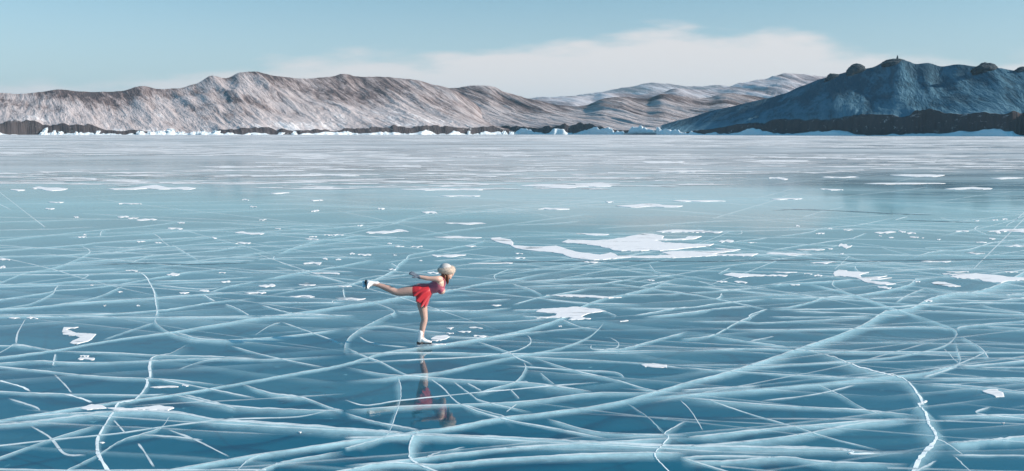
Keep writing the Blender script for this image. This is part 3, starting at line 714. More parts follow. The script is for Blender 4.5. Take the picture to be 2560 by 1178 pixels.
for c, items in TR.items():
    for it in items:
        farther = c in '0123'
        cr(c, it[0], it[1] * 0.92, min(0.95, it[2] * (1.5 if farther else 1.25)), (it[3] + 0.25) if len(it) > 3 else (0.9 if farther else 0.7))

# untraced hairlines and the smaller network farther out, laid at random on the lake
rng = random.Random(21)
def rand_crack(x, y, L, ang, w, s, line):
    pts = []; a = ang
    k = max(4, int(L / (y * 0.10)) + 3)
    for i in range(k):
        b = -CAM_H / y
        u = (b * cp + sp) / (cp - b * sp)
        py = CY - u * F; px = CX + x / y * F * (cp + u * sp)
        pts.append((px, py))
        a += rng.uniform(-0.07, 0.07)
        x += math.cos(a) * L / k; y = max(9.0, y + math.sin(a) * L / k)
    if any(960 < q[0] < 1160 and 868 < q[1] < 1090 for q in pts) or abs(pts[-1][1] - pts[0][1]) > 0.75 * abs(pts[-1][0] - pts[0][0]) + 12: return
    crack(pts, w, s, line, pool=POOL)
POOL = ([], [], [])
for i in range(90):
    y = rng.uniform(9, 28); rand_crack(rng.uniform(-0.55, 0.55) * y, y, rng.uniform(3, 12), rng.uniform(-0.6, 0.6), rng.uniform(2, 6), rng.uniform(.10, .32), rng.uniform(.08, .45))
for i in range(300):
    y = 22 * (7 ** rng.random()); rand_crack(rng.uniform(-0.6, 0.55) * y, y, y * rng.uniform(0.15, 0.6), rng.uniform(-1.2, 1.2), rng.uniform(1.8, 4.5), rng.uniform(.35, .8), .55)
for i in range(70):
    y = rng.uniform(11, 30); rand_crack(rng.uniform(-0.58, 0.55) * y, y, rng.uniform(3, 11), rng.uniform(-0.5, 0.5) + (math.pi if rng.random() < .3 else 0), rng.uniform(10, 24), rng.uniform(.10, .24), rng.uniform(.0, .3))
me = mesh('hairline_cracks', POOL[0], POOL[1]); fattr(me, 'alpha', POOL[2])
tag(link('hairline_cracks', me, CRACK, ice), kind='stuff')

# dark open seams and the white pressure seam
def seam(pts, wpx, mat, name):
    P = np.array(catmull(pts, 8)); rs = np.random.RandomState(len(P))
    V, Fc = [], []
    for i, (x, y) in enumerate(P):
        e = min(1, i / 6, (len(P) - 1 - i) / 6) if pts[0][0] > 5 else min(1, (len(P) - 1 - i) / 6)
        hw = max(0.02, wpx * 0.5 * e * (0.35 + 0.9 * rs.rand()))
        a = ground(x, y - hw); b = ground(x, y + hw)
        V += [(a[0], a[1], 0.006), (b[0], b[1], 0.006)]
    for i in range(len(P) - 1): Fc.append((2 * i, 2 * i + 2, 2 * i + 3, 2 * i + 1))
    return link(name, mesh(name, V, Fc), mat, ice)
seam([(1200, 656), (1320, 654.5), (1550, 652.5), (1800, 653.5), (2040, 649.5), (2150, 653), (2310, 651), (2400, 649.5), (2560, 648.5), (2900, 646)], 2.2, DARK_CRACK, 'open_seam')
seam([(230, 662), (340, 659), (420, 660), (500, 661), (640, 657)], 2.0, DARK_CRACK, 'open_seam')
seam([(1930, 527), (2000, 524), (2150, 530), (2240, 535), (2340, 538)], 1.8, DARK_CRACK, 'open_seam')
seam([(2230, 550), (2330, 553), (2470, 558)], 1.8, DARK_CRACK, 'open_seam')
seam([(-200, 458), (0, 458), (200, 459), (400, 458), (600, 460), (830, 453), (1000, 456)], 2.2, SNOW, 'pressure_seam')

# ------------------------------------------------------------------ snow lying on the ice
def snow_mesh(poly, th):
    """poly: world XY outline; a low drift with a bevelled edge"""
    P = [np.array(p) for p in poly]
    ar = sum(P[i][0] * P[(i + 1) % len(P)][1] - P[(i + 1) % len(P)][0] * P[i][1] for i in range(len(P)))
    if ar < 0: P = P[::-1]
    n = len(P)
    V, Fc = [], []
    for ring, (ins, z) in enumerate(((0.0, -0.003), (0.25, th * 0.7), (0.9, th))):
        for i in range(n):
            t = P[(i + 1) % n] - P[i - 1]
            L = np.hypot(*t) + 1e-9
            nrm = np.array([-t[1], t[0]]) / L
            q = P[i] + nrm * ins * min(th * 2, 0.06 * L)
            V.append((q[0], q[1], z))
    for r in range(2):
        for i in range(n):
            j = (i + 1) % n
            Fc.append((r * n + i, r * n + j, (r + 1) * n + j, (r + 1) * n + i))
    tris = tessellate_polygon([[Vector((V[2 * n + i][0], V[2 * n + i][1], 0)) for i in range(n)]])
    for a, b, c in tris:
        Fc.append((2 * n + a, 2 * n + b, 2 * n + c))
    me = mesh('snow_patch', V, Fc)
    bm = bmesh.new(); bm.from_mesh(me); bmesh.ops.recalc_face_normals(bm, faces=bm.faces); bm.to_mesh(me); bm.free()
    return me

def streak_outline(w, h, seed, n=15):
    """irregular wind-drawn lens, in pixels about its centre"""
    rs = np.random.RandomState(seed)
    x = np.linspace(-1, 1, n)
    mid = (vnoise(x * 1.7 + seed, x * 0, seed) - 0.5) * 0.7 + rs.uniform(-0.2, 0.2) * x
    th = np.sqrt(np.clip(1 - np.abs(x) ** 2.2, 0, 1)) * (0.35 + 0.9 * vnoise(x * 2.6 + seed * 3.1, x * 0, seed + 5))
    up = mid - th * 0.55; dn = mid + th * 0.55
    xs = x + (vnoise(x * 4, x * 0, seed + 8) - 0.5) * 0.12
    pts = [(xs[i] * w / 2, up[i] * h) for i in range(n)] + [(xs[i] * w / 2 + w * 0.02, dn[i] * h) for i in range(n - 2, 0, -1)]
    return pts

def refine(poly, seed, amp):
    """break straight traced edges into drifted, streaky ones"""
    out = []; rs = np.random.RandomState(seed)
    for i, p in enumerate(poly):
        q = poly[(i + 1) % len(poly)]
        L = math.hypot(q[0] - p[0], q[1] - p[1]); k = max(1, min(7, int(L / 7)))
        for j in range(k):
            t = j / k
            out.append((p[0] + (q[0] - p[0]) * t + rs.normal(0, amp * 2.4), p[1] + (q[1] - p[1]) * t + rs.normal(0, amp * 0.42)))
    return out

SMALL = 'small thin patch of wind-blown snow lying on the open ice'
def snow(poly_px, label=None, th=0.035):
    W = [ground(x, max(y, 345)) for x, y in poly_px]
    cx = sum(p[0] for p in W) / len(W); cy = sum(p[1] for p in W) / len(W)
    th = th * 0.16 * (1 + min(cy, 60) / 60)
    me = snow_mesh([(p[0] - cx, p[1] - cy) for p in W], th)
    o = link('snow_patch', me, SNOW)
    o.location = (cx, cy, 0)
    tag(o, label or SMALL, 'snow patch', 'wind-blown snow patches on the ice')
    return o
def poly(c, flat, label, seed=1, amp=1.0, th=0.035):
    it = [un(c, x, y) for x, y in zip(flat[::2], flat[1::2])]
    return snow(refine(it, seed, amp), label, th)

poly('X', (1222, 597, 1250, 594, 1278, 600, 1285, 614, 1340, 618, 1395, 615, 1420, 625, 1440, 630, 1500, 637, 1530, 632, 1545, 640, 1640, 640, 1680, 636, 1690, 644, 1560, 645, 1500, 650, 1470, 650, 1430, 645, 1395, 633, 1330, 627, 1290, 622, 1270, 612, 1235, 604), 'long tapering tail of snow joining the widest drift on the ice', 3, 0.8, 0.05)
poly('2', (490, 265, 560, 240, 850, 245, 1000, 235, 1200, 200, 1290, 180, 1420, 180, 1520, 205, 1500, 230, 1600, 232, 1720, 225, 1780, 205, 1890, 205, 1830, 230, 1700, 240, 1440, 245, 1500, 265, 1750, 280, 1900, 285, 2020, 280, 1980, 300, 1750, 325, 1480, 350, 1380, 345, 1300, 352, 1050, 350, 870, 305, 700, 280), 'widest white snow drift on the ice, humped in the middle with ragged arms', 4, 0.8, 0.05)
poly('2', (1480, 362, 1700, 352, 1950, 358, 2120, 342, 2010, 322, 2290, 335, 2230, 350, 2000, 385, 2200, 383, 2470, 375, 2400, 405, 2250, 400, 2020, 396, 1800, 412, 1600, 422, 1580, 388), 'forked snow drift just in front of the widest drift', 5, 0.8, 0.04)
poly('2', (1430, 160, 1600, 138, 1900, 145, 2030, 162, 2110, 158, 2060, 173, 1900, 166, 1700, 162, 1500, 165), 'thin snow strip lying behind the widest drift', 6, 0.6, 0.05)
poly('2', (220, 960, 300, 930, 420, 925, 650, 910, 730, 915, 900, 940, 940, 950, 830, 965, 740, 985, 700, 1010, 780, 1030, 560, 1042, 600, 1017, 470, 1015, 220, 1025, 430, 1000, 450, 977), 'ragged star-shaped snow patch on blue ice ahead of the skater', 7, 0.9)
poly('2', (340, 795, 560, 788, 800, 797, 960, 812, 1090, 815, 960, 824, 700, 812, 480, 806), 'long thin sliver of snow behind the ragged star-shaped patch', 8, 0.5, 0.05)
poly('2', (2110, 590, 2200, 570, 2350, 580, 2560, 593, 2700, 595, 2560, 602, 2350, 606, 2270, 616), 'snow patch with a thin tail beside two tiny slivers', 9, 0.7)
poly('3', (640, 580, 700, 540, 790, 545, 800, 555, 1010, 565, 920, 590, 930, 620, 1190, 600, 1090, 625, 1240, 620, 1100, 636, 950, 642, 1040, 652, 1200, 665, 1280, 680, 1180, 692, 1080, 682, 960, 662, 880, 620, 800, 606, 660, 600), 'crooked snow patch with three trailing fingers', 10, 0.7)
poly('3', (1620, 672, 1700, 660, 1770, 665, 1930, 705, 1800, 708, 1650, 684), 'leaf-shaped white snow slab with a dark edge', 11, 0.6, 0.05)
poly('3', (1730, 580, 1900, 580, 2100, 578, 2300, 595, 2400, 608, 2560, 618, 2700, 622, 2700, 640, 2560, 645, 2400, 650, 2340, 670, 2150, 655, 2120, 635, 1880, 622, 1820, 608, 1900, 600), 'broad flat snow patch beside the leaf-shaped slab', 12, 0.8)
poly('3', (2200, 156, 2350, 135, 2560, 130, 2760, 135, 2760, 165, 2560, 170, 2420, 157), 'wide snow drift far out beyond the broad flat patch', 13, 0.7, 0.05)
poly('A', (455, 115, 590, 112, 500, 130, 560, 155, 715, 165, 690, 190, 640, 215, 600, 237, 530, 242, 525, 230, 560, 205, 590, 187, 470, 167, 455, 147), 'S-shaped white snow patch on dark blue ice', 14, 1.2, 0.03)
poly('A', (590, 715, 680, 685, 760, 690, 790, 708, 1000, 714, 1180, 690, 1290, 710, 1240, 730, 1050, 724, 850, 727, 780, 714, 650, 724), 'long club-ended snow strip crossing a white crack', 15, 0.9, 0.03)
poly('B', (2195, 392, 2290, 380, 2390, 395, 2395, 412, 2300, 412, 2220, 406), 'fish-shaped snow patch alone on blue ice between long cracks', 16, 0.7, 0.03)
poly('C', (2230, 590, 2270, 575, 2340, 573, 2390, 600, 2395, 628, 2340, 630, 2290, 610), 'thick white snow slab with a dark shaded side near the forked crack', 17, 0.6, 0.05)
poly('B', (640, 195, 680, 178, 760, 172, 780, 185, 760, 200, 700, 210, 650, 203), 'rounded snow patch just ahead of the standing skate', 18, 0.7, 0.025)

BL = [(190, 543, 14, 4), (307, 542, 30, 4), (332, 546, 28, 4), (365, 550, 52, 6), (452, 557, 20, 4), (437, 571, 38, 5), (625, 583, 75, 6), (535, 595, 14, 4), (352, 604, 22, 4), (395, 607, 18, 3), (608, 608, 40, 4), (205, 593, 24, 4), (212, 587, 8, 3), (11, 649, 28, 4), (5, 669, 20, 7), (329, 677, 32, 3), (432, 685, 34, 7), (564, 704, 26, 5), (511, 727, 26, 4), (632, 732, 45, 5), (460, 732, 26, 4), (262, 764, 8, 3), (345, 764, 10, 3), (300, 730, 14, 3), (555, 682, 18, 2), (229, 713, 8, 3), (35, 795, 30, 3), (80, 795, 30, 5),
      (657, 550, 20, 3), (694, 572, 16, 3), (821, 588, 20, 3), (845, 587, 28, 3.5), (782, 592, 22, 3), (779, 598, 36, 3), (900, 564, 16, 3), (967, 579, 108, 10), (1165, 559, 110, 4), (1143, 593, 120, 5), (974, 609, 12, 3), (997, 616, 26, 2.5), (1042, 617, 30, 5), (880, 634, 14, 4), (910, 637, 36, 4), (812, 647, 14, 4), (845, 649, 16, 3), (781, 658, 48, 8), (1122, 639, 92, 7), (1228, 658, 112, 4), (1082, 682, 30, 6), (980, 674, 20, 4), (815, 683, 72, 5), (668, 714, 44, 7), (766, 711, 48, 6), (862, 716, 36, 3), (652, 732, 26, 4), (755, 741, 66, 6), (874, 747, 78, 7), (1177, 615, 28, 4), (987, 638, 8, 2), (1052, 652, 8, 3), (1240, 764, 26, 3),
      (1480, 586, 90, 5), (1815, 604, 40, 6), (1880, 607, 24, 2), (1805, 704, 30, 3), (1852, 706, 34, 5), (1300, 645, 26, 4), (1296, 634, 22, 2.5), (1480, 656, 45, 4), (1627, 701, 20, 3), (1450, 795, 56, 6),
      (1994, 565, 10, 4), (2075, 572, 12, 2.5), (2120, 575, 26, 3), (2050, 584, 24, 3), (2212, 581, 56, 5), (2255, 579, 20, 4), (2278, 583, 26, 4), (2200, 590, 8, 2.5), (2228, 594, 14, 3), (2285, 593, 24, 5), (2307, 595, 6, 2.5), (2347, 599, 10, 3), (2405, 578, 36, 3), (2495, 582, 16, 4), (2480, 597, 18, 3), (2452, 606, 30, 2.5), (2540, 615, 64, 5), (2112, 615, 36, 11), (2027, 624, 75, 4), (2075, 622, 14, 2.5), (1970, 635, 118, 6), (2105, 635, 10, 3), (2440, 633, 50, 5), (2060, 657, 66, 5), (2340, 654, 80, 4), (2442, 552, 12, 3), (2487, 550, 16, 3), (2512, 548, 16, 3), (2211, 719, 36, 6), (1987, 712, 26, 3), (1962, 681, 60, 3), (1945, 689, 50, 4), (2045, 689, 22, 4), (2020, 685, 22, 2.5), (2392, 680, 60, 3), (2527, 680, 36, 3), (2320, 752, 22, 6), (2294, 704, 14, 3),
      (211, 890, 24, 4), (216, 898, 44, 8), (410, 967, 72, 5), (463, 964, 18, 4), (255, 1107, 14, 3), (750, 1081, 7, 4), (1125, 821, 20, 4), (1189, 820, 34, 4), (1125, 833, 20, 3), (1160, 829, 36, 4), (1203, 841, 40, 5), (1090, 852, 26, 3), (1095, 861, 40, 3), (1560, 803, 22, 4), (1400, 816, 10, 4), (2310, 1005, 18, 5), (2509, 1058, 7, 4),
      (1412, 466, 240, 9), (1694, 429, 100, 4), (1657, 405, 110, 6), (1385, 523, 80, 6), (1524, 505, 20, 3), (1747, 503, 130, 5), (1625, 515, 170, 7), (1965, 498, 80, 4), (2103, 443, 100, 4), (1944, 446, 50, 6), (2077, 474, 60, 4), (2295, 439, 140, 6), (2263, 459, 200, 5), (2422, 472, 120, 6), (2518, 446, 80, 5),
      (375, 471, 220, 12), (122, 472, 90, 7), (44, 475, 40, 4), (140, 506, 40, 3), (323, 510, 60, 3), (124, 522, 25, 3), (614, 500, 18, 3), (792, 501, 34, 3), (698, 483, 50, 3), (1102, 474, 200, 8), (1150, 490, 100, 4), (787, 528, 22, 4), (633, 517, 18, 3), (1073, 532, 40, 5), (952, 522, 20, 3), (790, 438, 210, 5)]
UNIQ = {(967, 579, 108, 10): 'wide flat snow patch beyond the skater with a smooth upper edge', (1122, 639, 92, 7): 'snow bar just behind the skater fur hat',
        (375, 471, 220, 12): 'long white snow drift in front of the pressure seam', (410, 967, 72, 5): 'thin snow streak beside the tall zigzag crack',
        (2112, 615, 36, 11): 'squarish snow clump standing alone past the widest drift'}
MARKS = [(1055, 850, 'the standing skate'), (935, 715, 'the raised skate'), (1550, 620, 'the widest drift'), (1310, 612, 'the long tail of the widest drift'), (1430, 780, 'the ragged star-shaped patch'), (195, 840, 'the S-shaped patch'),
         (2150, 690, 'the crooked three-fingered patch'), (2365, 711, 'the leaf-shaped slab'), (2450, 693, 'the broad flat patch'), (310, 1020, 'the club-ended strip'), (1850, 690, 'the patch with a thin tail'), (2540, 576, 'the wide far drift'),
         (2310, 1040, 'the big forked white crack'), (370, 930, 'the tall zigzag crack'), (2480, 985, 'the thick slab'), (967, 579, 'the smooth-edged wide patch'), (375, 471, 'the drift by the pressure seam'), (390, 740, 'the upright jagged crack'),
         (215, 615, 'the bent crack well behind the skater'), (1640, 917, 'the fish-shaped patch'), (690, 640, 'the hooked crack beyond the raised skate'), (1120, 660, 'the fur hat'), (1700, 440, 'the far shore of the bay'), (620, 660, 'the dark open seam'), (2250, 650, 'the long dark open seam'), (2112, 615, 'the squarish snow clump')]
def small_label(x, y, w, h):
    size = 'tiny' if w < 15 else 'small' if w < 34 else 'medium-sized' if w < 64 else 'long'
    shape = 'fleck' if w < 15 else 'sliver' if w / h > 9 else 'streak' if w / h > 6.5 else 'patch'
    d, m = min((math.hypot((x - a) * 0.6, (y - b) * 2.2), t) for a, b, t in MARKS)
    rel = 'close beside' if d < 45 else 'near' if d < 110 else 'some way from'
    return f'{size} snow {shape} on the ice {rel} {m}'
for i, b in enumerate(BL):
    o = streak_outline(b[2], b[3] * 0.8, 100 + i * 7)
    snow([(b[0] + x, b[1] + y) for x, y in o], UNIQ.get(b) or small_label(*b), 0.03 if b[1] > 540 else 0.05)

# distant snow streaks past counting
rs = np.random.RandomState(5)
V, Fc = [], []
for i in range(6200):
    y = 38 * (41 ** rs.rand())
    x = rs.uniform(-0.75, 0.62) * y
    dens = vnoise(x / (30 + y * 0.12), y / (30 + y * 0.10), 77)
    if dens < 0.30 + 0.45 * math.exp(-(y - 38) / 85): continue
    r = (0.25 + 1.7 * rs.rand() ** 2.5) * (y / 60) ** 1.15
    wx = r * rs.uniform(0.9, 2.4); wy = r * rs.uniform(0.35, 0.8)
    n = 11; b0 = len(V); ph = rs.rand() * 6
    zt = 0.006 + 0.014 * rs.rand()
    for j in range(n):
        a = 2 * math.pi * j / n
        rr = (0.65 + 0.35 * math.sin(2 * a + ph) * math.sin(3 * a + ph * 2.1) + 0.25 * math.sin(5 * a + ph * 3))
        V.append((x + wx * rr * math.cos(a), y + wy * rr * math.sin(a), zt))
    Fc.append(tuple(b0 + j for j in range(n)))
o = link('snow_streaks', mesh('snow_streaks', V, Fc), SNOW)
tag(o, 'countless thin white snow streaks scattered over the far lake ice', 'snow', kind='stuff')

# ------------------------------------------------------------------ the skater
SKIN = principled('skin', (0.58, 0.37, 0.29), 0.5, 0.08, 14, 0.0, sss=0.12)
RED = principled('red_satin', (0.46, 0.012, 0.022), 0.38, 0.15, 9, 0.25, 0.004, sheen=0.3)
PINK = principled('rose_lace', (0.36, 0.075, 0.12), 0.6, 0.25, 60, 0.2, 0.002, sheen=0.3)
FUR = principled('pale_fur', (0.55, 0.45, 0.36), 0.95, 0.35, 30, 0.6, 0.006, sheen=0.5)
FELT = principled('white_felt', (0.50, 0.48, 0.46), 0.9, 0.08, 30, 0.3, 0.003)
HAIR = principled('auburn_hair', (0.17, 0.065, 0.032), 0.45, 0.4, 50, 0.4, 0.003)
BOOT = principled('white_leather', (0.80, 0.79, 0.78), 0.45, 0.05, 20, 0.1, 0.002)
SOLE = principled('dark_sole', (0.035, 0.035, 0.04), 0.6, 0.2, 30)
STEEL = principled('steel', (0.75, 0.77, 0.8), 0.4, 0.05, 30, metal=1.0)
GLOVE = principled('grey_lace_glove', (0.10, 0.13, 0.17), 0.8, 0.55, 90, 0.3, 0.002)

SKX, SKY = ground(1058, 867)
def B(px, py, dy=0.0):
    """a point of the body: photograph pixel in the skater's own plane, dy metres beyond it"""
    return at(px, py, SKY + dy)

def loft(bm, rings, seg=20, caps=True):
    """rings: (centre, axis u, axis v, ru, rv) -> closed tube"""
    rows = []
    for c, u, v, ru, rv in rings:
        rows.append([bm.verts.new(c + u * (ru * math.cos(2 * math.pi * k / seg)) + v * (rv * math.sin(2 * math.pi * k / seg))) for k in range(seg)])
    for a, b in zip(rows[:-1], rows[1:]):
        for k in range(seg):
            bm.faces.new((a[k], a[(k + 1) % seg], b[(k + 1) % seg], b[k]))
    if caps:
        bm.faces.new(rows[0][::-1]); bm.faces.new(rows[-1])
    return rows

def limb(bm, pts, side=Vector((0, 1, 0)), seg=16, sub=5):
    """pts: (Vector, radius in plane, radius across) ; smooth tapered tube"""
    P = catmull([(*p[0], p[1], p[2]) for p in pts], sub)
    rings = []
    for i, p in enumerate(P):
        a = Vector(P[max(0, i - 1)][:3]); b = Vector(P[min(len(P) - 1, i + 1)][:3])
        t = (b - a).normalized()
        v = (side - t * side.dot(t)).normalized(); u = t.cross(v).normalized()
        rings.append((Vector(p[:3]), u, v, float(p[3]), float(p[4])))
    # rounded ends
    for e in (0, -1):
        c, u, v, ru, rv = rings[e]
        n = (rings[e][0] - rings[1 if e == 0 else -2][0]).normalized()
        extra = [(c + n * ru * k, u, v, ru * math.sqrt(1 - k * k), rv * math.sqrt(1 - k * k)) for k in (0.5, 0.85, 0.98)]
        rings = (extra[::-1] + rings) if e == 0 else (rings + extra)
    loft(bm, rings, seg)

def ball(bm, c, r, s=(1, 1, 1), rot=None, sub=3):
    M = Matrix.Translation(c) @ (rot or Matrix.Identity(4)) @ Matrix.Diagonal((r * s[0], r * s[1], r * s[2], 1))
    bmesh.ops.create_icosphere(bm, subdivisions=sub, radius=1.0, matrix=M)

def fused(name, bm, voxel, smooth_it, mat, parent=None):
    bmesh.ops.recalc_face_normals(bm, faces=bm.faces)
    me = bpy.data.meshes.new(name); bm.to_mesh(me); bm.free()
    o = bpy.data.objects.new(name, me); COL.objects.link(o)
    r = o.modifiers.new('r', 'REMESH'); r.mode = 'VOXEL'; r.voxel_size = voxel; r.use_smooth_shade = True
    if smooth_it:
        s = o.modifiers.new('s', 'SMOOTH'); s.factor = 0.5; s.iterations = smooth_it
    dg = bpy.context.evaluated_depsgraph_get()
    m2 = bpy.data.meshes.new_from_object(o.evaluated_get(dg))
    COL.objects.unlink(o); bpy.data.objects.remove(o)
    m2.name = name
    return link(name, m2, mat, parent, smooth=True)

def hand(bm, wrist, fwd, up, out, grow=0.0):
    """flat, slightly curled hand: fwd along the forearm, up = back of hand, out = thumb side"""
    def L(a, b, c): return wrist + fwd * a + out * b + up * c
    limb(bm, [(L(0.0, 0, 0), 0.022 + grow, 0.028 + grow), (L(0.045, 0, 0.0), 0.016 + grow, 0.038 + grow), (L(0.088, 0, 0.002), 0.013 + grow, 0.038 + grow)], side=out, seg=14)
    for k, (b, ln) in enumerate(((0.028, 0.068), (0.010, 0.078), (-0.009, 0.072), (-0.027, 0.056))):
        sp_ = b * 1.25
        limb(bm, [(L(0.080, b, 0.002), 0.0088 + grow, 0.0088 + grow), (L(0.080 + ln * 0.5, sp_, 0.006), 0.0080 + grow, 0.0080 + grow), (L(0.080 + ln * 0.82, sp_ * 1.06, 0.002), 0.0070 + grow, 0.0070 + grow), (L(0.080 + ln, sp_ * 1.08, -0.004), 0.0062 + grow, 0.0062 + grow)], side=out, seg=8, sub=3)
    limb(bm, [(L(0.018, 0.026, -0.002), 0.012 + grow, 0.012 + grow), (L(0.05, 0.052, -0.008), 0.0095 + grow, 0.0095 + grow), (L(0.082, 0.064, -0.012), 0.0078 + grow, 0.0078 + grow)], side=out, seg=8, sub=3)

# trunk stations: (px, py, half thickness, half width)
TRUNK = [(1046, 729, 0.085, 0.13), (1055, 728, 0.112, 0.165), (1065, 725, 0.102, 0.155), (1075, 722, 0.084, 0.125), (1086, 718, 0.097, 0.135), (1096, 712, 0.112, 0.150), (1101, 704, 0.095, 0.160), (1105, 697, 0.070, 0.120), (1108, 691, 0.048, 0.055), (1113, 684, 0.043, 0.043)]
bm = bmesh.new()
limb(bm, [(B(x, y), a, b) for x, y, a, b in TRUNK], seg=24)
ball(bm, B(1104, 727, -0.065), 0.062); ball(bm, B(1104, 727, 0.065), 0.062)          # bust
ball(bm, B(1044, 724, -0.07), 0.092, (1.1, 1, 0.95)); ball(bm, B(1048, 727, 0.07), 0.092)  # hips
# standing leg
limb(bm, [(B(1053, 734, 0.075), 0.098, 0.095), (B(1055, 758, 0.06), 0.088, 0.086), (B(1059, 783, 0.045), 0.066, 0.064), (B(1061, 799, 0.035), 0.054, 0.053), (B(1057, 816, 0.025), 0.053, 0.052), (B(1055, 832, 0.012), 0.039, 0.040), (B(1055, 846, 0.004), 0.034, 0.036), (B(1055, 856, 0.0), 0.036, 0.036)])
# raised leg
limb(bm, [(B(1048, 727, -0.075), 0.100, 0.095), (B(1022, 727.5, -0.09), 0.083, 0.080), (B(1003, 730, -0.10), 0.068, 0.066), (B(990, 730, -0.105), 0.056, 0.055), (B(972, 722, -0.10), 0.056, 0.053), (B(954, 715.5, -0.10), 0.042, 0.042), (B(941, 711.5, -0.10), 0.034, 0.034), (B(930, 709.5, -0.10), 0.036, 0.036)])
# arms, both swept back
def arm(sx, sy, ex, ey, wx, wy, hx, hy, dy, dh):
    limb(bm, [(B(sx, sy, dy * 0.75), 0.056, 0.056), (B(sx - 6, sy - 0.5, dy), 0.049, 0.049), (B(ex, ey, dy * 1.1), 0.036, 0.036), (B(ex - 10, ey - 1, dy * 1.12), 0.036, 0.035), (B(wx, wy, dy * 1.15), 0.024, 0.026)])
    w = B(wx, wy, dy * 1.15); f = (B(hx, hy, dy * 1.15) - w).normalized()
    return w, f
wr1, f1 = arm(1099, 698, 1075, 696.5, 1046, 691.5, 1022, 680.5, -0.155, 1)
wr2, f2 = arm(1100, 699, 1077, 697, 1049, 692, 1027, 682.5, 0.155, 1)
o1 = Vector((0.25, -0.75, -0.6)); o1 = (o1 - f1 * o1.dot(f1)).normalized(); u1 = f1.cross(o1).normalized()
o2 = Vector((0.25, 0.75, -0.6)); o2 = (o2 - f2 * o2.dot(f2)).normalized(); u2 = o2.cross(f2).normalized()
hand(bm, wr1, f1, u1, o1); hand(bm, wr2, f2, u2, o2)
# head, tipped forward and looking along the glide
HC = B(1119, 680)
HR = Matrix.Rotation(R(14), 4, 'Y')
def HL(x, y, z): return HC + (HR @ Vector((x, y, z)))
ball(bm, HL(-0.008, 0, 0.022), 0.094, (1.0, 0.80, 1.0), HR)
ball(bm, HL(0.020, 0, -0.045), 0.068, (0.95, 0.82, 1.0), HR)
ball(bm, HL(0.062, 0, -0.090), 0.024, (1.0, 1.1, 0.9))                     # chin
limb(bm, [(HL(0.080, 0, 0.005), 0.010, 0.010), (HL(0.100, 0, -0.024), 0.012, 0.014), (HL(0.086, 0, -0.036), 0.010, 0.014)], seg=10, sub=3)   # nose
ball(bm, HL(0.082, 0, -0.056), 0.013, (0.9, 1.7, 0.6)); ball(bm, HL(0.079, 0, -0.067), 0.013, (0.9, 1.5, 0.7))   # lips
for s in (-1, 1):
    ball(bm, HL(0.074, s * 0.032, 0.012), 0.017, (0.7, 1.3, 0.6))          # brow
    ball(bm, HL(0.0, s * 0.078, -0.015), 0.026, (0.7, 0.35, 1.1), HR)      # ear
body = fused('person', bm, 0.0055, 3, SKIN)
TIGHTS = principled('tan_tights', (0.44, 0.285, 0.235), 0.55, 0.10, 25)
body.data.materials.append(TIGHTS)
zl, xl, zr_ = B(1055, 738).z, B(1040, 725).x, B(1000, 703).z
for p_ in body.data.polygons:
    c_ = p_.center
    if c_.z < zl or (c_.x < xl and c_.z < zr_ + (0.05 if c_.x < B(975, 700).x else 0.0) and not (c_.x > B(1015, 700).x and c_.z > B(1030, 706).z)): p_.material_index = 1
tag(body, 'figure skater in a red dress and pale fur hat gliding on one leg', 'person')

EYE = principled('dark_eye', (0.03, 0.025, 0.02), 0.2)
for s in (-1, 1):
    b2 = bmesh.new(); ball(b2, HL(0.078, s * 0.031, -0.004), 0.0095, (0.6, 1.2, 0.6), HR, 2)
    me = bpy.data.meshes.new('eye'); b2.to_mesh(me); b2.free(); link('eye', me, EYE, body, True)

# bodice: rose lace from waist to bust, with straps
bm = bmesh.new()
st = [(1066, 725, 0.108, 0.160), (1075, 722, 0.092, 0.132), (1086, 718, 0.104, 0.142), (1095, 712.5, 0.118, 0.157), (1098, 708, 0.112, 0.160)]
limb(bm, [(B(x, y), a, b) for x, y, a, b in st], seg=24)
ball(bm, B(1103, 726, -0.065), 0.066); ball(bm, B(1103, 726, 0.065), 0.066)
for s in (-1, 1):
    limb(bm, [(B(1110, 719, s * 0.075), 0.012, 0.02), (B(1112, 703, s * 0.085), 0.011, 0.018), (B(1103, 692, s * 0.085), 0.011, 0.018), (B(1093, 697, s * 0.085), 0.012, 0.018)], seg=8)
fused('bodice', bm, 0.006, 4, PINK, body)

# skirt: short flared satin, draped over the raised thigh and hanging by the standing one
bm = bmesh.new()
segs = 72
secs = [  # centre px, rim half-length in plane (px), tilt direction (top point -> bottom point), half width m, fold
    ((1072, 710.5), (1081, 735.5), 0.140, 0.000),
    ((1060, 709.0), (1078, 741.0), 0.172, 0.004),
    ((1047, 709.0), (1073, 751.0), 0.198, 0.012),
    ((1036, 711.5), (1068, 765), 0.208, 0.030)]
fine_secs = catmull([(*a, *b, w, f) for a, b, w, f in secs], 5)
rows = []
for sct in fine_secs:
    ax, ay, bx, by, w, fo = sct
    top, bot = B(ax, ay), B(bx, by)
    c = (top + bot) / 2; u = (top - bot) / 2
    outd = Vector((-0.55, 0, -0.65)).normalized()
    row = []
    for k in range(segs):
        an = 2 * math.pi * k / segs
        wob = fo * (math.sin(an * 11 + 0.7) + 0.6 * math.sin(an * 17 + 2.0))
        sag = outd * (max(0.0, abs(math.sin(an))) * fo * 2.4)
        p = c + u * math.cos(an) * (1 + wob * 0.8) + Vector((0, 1, 0)) * (math.sin(an) * (w + wob)) + sag + outd * wob * 0.6
        row.append(bm.verts.new(p))
    rows.append(row)
for a, b in zip(rows[:-1], rows[1:]):
    for k in range(segs): bm.faces.new((a[k], a[(k + 1) % segs], b[(k + 1) % segs], b[k]))
bmesh.ops.recalc_face_normals(bm, faces=bm.faces)
me = bpy.data.meshes.new('skirt'); bm.to_mesh(me); bm.free()
